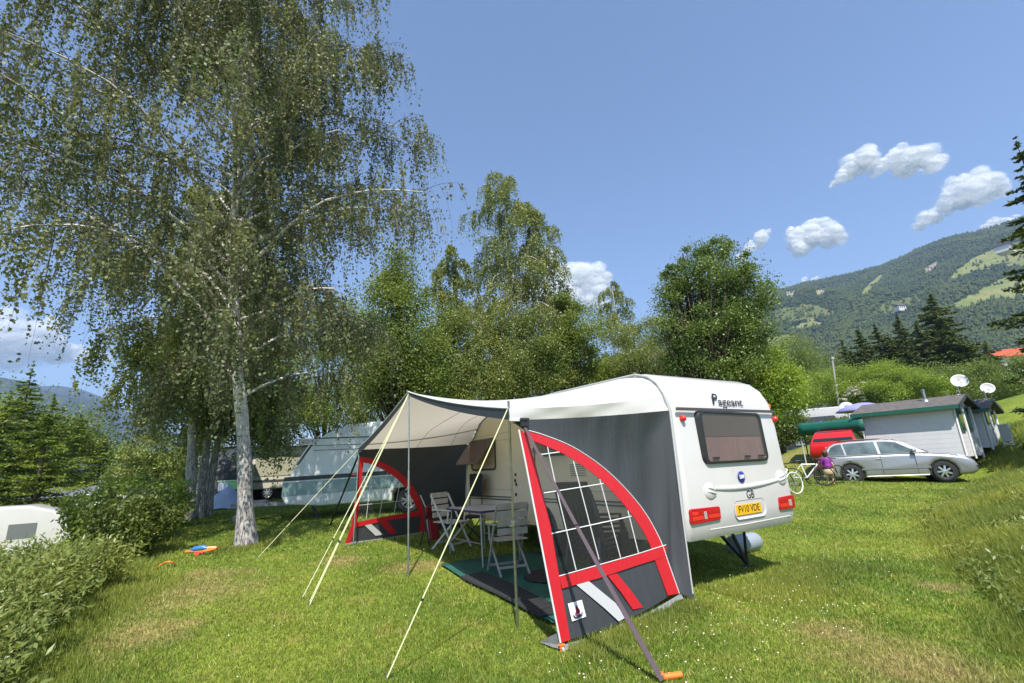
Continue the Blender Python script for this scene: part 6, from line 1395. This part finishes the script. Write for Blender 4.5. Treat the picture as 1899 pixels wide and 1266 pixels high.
def tall():
    rng = np.random.default_rng(8); X = []; Y = []; Hh = []
    def patch(n, f, h):
        x, y = f(n); X.append(x); Y.append(y); hh = h*rng.uniform(.4, 1.15, len(x))
        if f is bank: hh = hh*np.clip((bank_e(x, y)+.25)/.7, .3, 1.1)
        Hh.append(hh)
    def bank(n):
        r = 4.4*(34/4.4)**rng.random(n); a = rng.uniform(.60, 1.0, n); x = r*np.sin(a); y = r*np.cos(a); e = bank_e(x, y)
        jag = .22*np.sin(1.3*x+2*y)*np.sin(.9*y-1.7*x+1)+.16*np.sin(4.1*x+1.3*y)*np.cos(2.9*y-.7*x)+.10*rng.normal(size=n); k = e > jag
        k &= ~((np.sin(x*1.9+.5)*np.cos(y*1.7) > .70) & (r > 8)); return x[k], y[k]
    patch(280000, bank, .19)
    def skirt(n):
        u = rng.uniform(5.0, 7.6, n); v = 3.55+rng.normal(size=n)*.25+.25*np.sin(u*3); p = UX[:, None]*u+VX[:, None]*v; return p[0], p[1]
    patch(15000, skirt, .075)
    def skirt2(n):
        t = rng.random(n); u = 2.7+1.9*t; v = 3.45+.35*t+rng.normal(size=n)*.14; p = UX[:, None]*u+VX[:, None]*v; return p[0], p[1]
    patch(7000, skirt2, .075)
    def hedge(n):
        v = rng.uniform(2.2, 15, n); u = -1.0+rng.normal(size=n)*.28-.0*v+.2*np.sin(v*1.7); p = UX[:, None]*u+VX[:, None]*v; return p[0], p[1]
    patch(36000, hedge, .10)
    def trunkf(n):
        a = rng.uniform(0, 6.283, n); r = .34+np.abs(rng.normal(size=n))*.18; return B0[0]+r*np.cos(a), B0[1]+r*np.sin(a)
    patch(3500, trunkf, .10)
    x = np.concatenate(X); y = np.concatenate(Y); h = np.concatenate(Hh); r = np.hypot(x, y); tag(blades('tall_grass', x, y, h, .006+.0011*r, rng, GT, .7), kind='stuff')
tall()
def clover():
    rng = np.random.default_rng(12); n = 200; t = rng.random(n); u = np.where(t < .55, rng.uniform(2.2, 5.4, n), rng.uniform(4.6, 8.6, n)); v = np.where(t < .55, rng.normal(3.05, .40, n), rng.normal(3.5, .55, n)); p = UX[:, None]*u+VX[:, None]*v
    x = np.concatenate([p[0], rng.uniform(-3, 3, 60)]); y = np.concatenate([p[1], rng.uniform(3.4, 9, 60)]); k = open_lawn(x, y); x, y = x[k], y[k]; z = hz(x, y)+rng.uniform(.03, .075, len(x)); m = MB()
    for a, b, c in zip(x, y, z):
        r = .0035+.0045*random.random(); m.add([(a-r, b, c), (a+r, b, c), (a, b-r, c), (a, b+r, c), (a, b, c+r), (a, b, c-r*.6)], [(0, 2, 4), (2, 1, 4), (1, 3, 4), (3, 0, 4), (2, 0, 5), (1, 2, 5), (3, 1, 5), (0, 3, 5)])
    tag(m.build('clover_flowers', mat('clover white', (.72, .68, .60), .8)), kind='stuff')
clover()
# broad-leaved weeds of the right hand bank
def weeds():
    rng = np.random.default_rng(31); n = 26000; r = 5*(26/5)**rng.random(n); a = rng.uniform(.60, 1.0, n); x = r*np.sin(a); y = r*np.cos(a); e = bank_e(x, y); k = (e > .05) & (np.sin(x*2.7)*np.cos(y*3.1+.6) > -.1); x, y = x[k], y[k]
    C = np.stack([x, y, hz(x, y)+rng.uniform(.02, .17, len(x))], -1); tag(fast_mesh('bank_weeds', leaf_quads(C, .085, .026, rng, .5, axis=np.array([0, 0, .7]), spread=.8), 4, L_will), kind='stuff')
weeds()

# ------------------------------------------------------------------ clouds
def cloud_mat():
    m, nt, b = new_mat('cloud'); out = nt.nodes['Material Output']
    d = N(nt, 'ShaderNodeBsdfDiffuse'); d.inputs[0].default_value = (.98, .98, .98, 1); t = N(nt, 'ShaderNodeBsdfTranslucent'); t.inputs[0].default_value = (.98, .98, .98, 1)
    a = N(nt, 'ShaderNodeMixShader'); a.inputs[0].default_value = .28; nt.links.new(d.outputs[0], a.inputs[1]); nt.links.new(t.outputs[0], a.inputs[2])
    lw = N(nt, 'ShaderNodeLayerWeight'); lw.inputs[0].default_value = .5; tc = N(nt, 'ShaderNodeNewGeometry'); nz = noise(nt, .012, 5, vec=tc.outputs['Position'], rough=.7)
    ad = N(nt, 'ShaderNodeMath', operation='MULTIPLY_ADD'); nt.links.new(nz, ad.inputs[0]); ad.inputs[1].default_value = .9; nt.links.new(lw.outputs['Facing'], ad.inputs[2])
    mr = N(nt, 'ShaderNodeMapRange', interpolation_type='SMOOTHSTEP'); nt.links.new(ad.outputs[0], mr.inputs[0]); mr.inputs[1].default_value = 1.22; mr.inputs[2].default_value = .12; mr.inputs[3].default_value = 0; mr.inputs[4].default_value = .80
    tr = N(nt, 'ShaderNodeBsdfTransparent'); mx = N(nt, 'ShaderNodeMixShader'); nt.links.new(mr.outputs[0], mx.inputs[0]); nt.links.new(tr.outputs[0], mx.inputs[1]); nt.links.new(a.outputs[0], mx.inputs[2]); nt.links.new(mx.outputs[0], out.inputs[0]); return m
CM = cloud_mat()
import bmesh
_ico = bmesh.new(); bmesh.ops.create_icosphere(_ico, subdivisions=3, radius=1.0); ICO_V = np.array([v.co[:] for v in _ico.verts]); ICO_F = [[v.index for v in f.verts] for f in _ico.faces]; _ico.free()
CD = 13000
def cloud(lobes, label, seed):
    """lobes: (px, py, radius in px, number of puffs)"""
    rng = np.random.default_rng(seed); m = MB(); s = CD/FPX
    for px, py, rp, k in lobes:
        c = far(px, py, CD); dist = np.linalg.norm(c); sc_ = dist/FPX*.85
        for _ in range(int(k*1.5)):
            d = rng.normal(size=3); d /= np.linalg.norm(d); d *= rng.random()**.5; q = c+d*rp*sc_*1.1*np.array([.85, .85, .62]); R = rp*sc_*rng.uniform(.32, .70)
            off = rng.uniform(0, 50, 3); v = ICO_V*np.array([R, R, R*.85]); w_ = np.array([mnoise.fractal(Vector(ICO_V[i]*1.6+off), 1.0, 2.0, 3) for i in range(len(ICO_V))]); m.add(q+v*(1+.16*w_)[:, None], ICO_F)
    return tag(m.build('cloud', CM, smooth=180, recalc=False), label, 'cloud', 'small white clouds over the mountain')
cloud([(1688, 292, 30, 16), (1722, 300, 22, 10), (1672, 318, 16, 7), (1655, 290, 14, 5)], 'round puffy cloud, highest of all, touching its twin on the left', 1)
cloud([(1595, 300, 26, 14), (1568, 325, 18, 9), (1622, 310, 18, 8), (1545, 340, 8, 4)], 'left twin of the highest pair of clouds, with a thin tail', 2)
cloud([(1805, 345, 32, 16), (1835, 350, 22, 9), (1770, 375, 24, 11), (1735, 400, 20, 9), (1708, 420, 11, 5)], 'slanting cloud between the spruce at right and the twin clouds', 3)
cloud([(1505, 432, 32, 16), (1540, 440, 24, 11), (1485, 455, 24, 10), (1472, 425, 12, 4)], 'bean shaped cloud above the low end of the ridge', 4)
cloud([(1408, 445, 16, 8), (1390, 458, 14, 6), (1428, 430, 7, 4), (1375, 475, 14, 6)], 'small wispy cloud touching the top of the dark fruit tree', 5)
cloud([(1845, 414, 12, 6), (1870, 406, 10, 5), (1822, 422, 7, 4)], 'low cloud peeping over the right hand ridge', 6)
cloud([(1060, 520, 50, 22), (1108, 518, 34, 14), (1018, 492, 32, 12), (1035, 560, 54, 18), (960, 545, 40, 12), (1100, 560, 36, 12), (890, 590, 26, 6)], 'broad white cloud bank behind the tall birches', 7)
cloud([(35, 635, 42, 16), (75, 615, 28, 9), (-10, 610, 44, 12), (110, 650, 30, 8), (160, 660, 24, 5)], 'bright cloud low over the far blue mountain at left', 8)
cloud([(1492, 522, 9, 5), (1510, 517, 7, 4)], 'tiny cloud sitting on the low end of the ridge', 9)

# ------------------------------------------------------------------ the valley air
def haze():
    x0, x1, y0, y1, z0, z1 = -9000, 6000, -60, 8200, -40, 1500
    m = MB(); m.box(((x0+x1)/2, (y0+y1)/2, (z0+z1)/2), (x1-x0, y1-y0, z1-z0)); mt = bpy.data.materials.new('valley air'); mt.use_nodes = True; nt = mt.node_tree
    nt.nodes.remove(nt.nodes['Principled BSDF']); v = N(nt, 'ShaderNodeVolumePrincipled'); v.inputs['Color'].default_value = (.50, .68, 1.0, 1); v.inputs['Density'].default_value = 1.4e-4; v.inputs['Anisotropy'].default_value = 0.1
    nt.links.new(v.outputs[0], nt.nodes['Material Output'].inputs['Volume']); tag(m.build('haze', mt), kind='stuff')
haze()
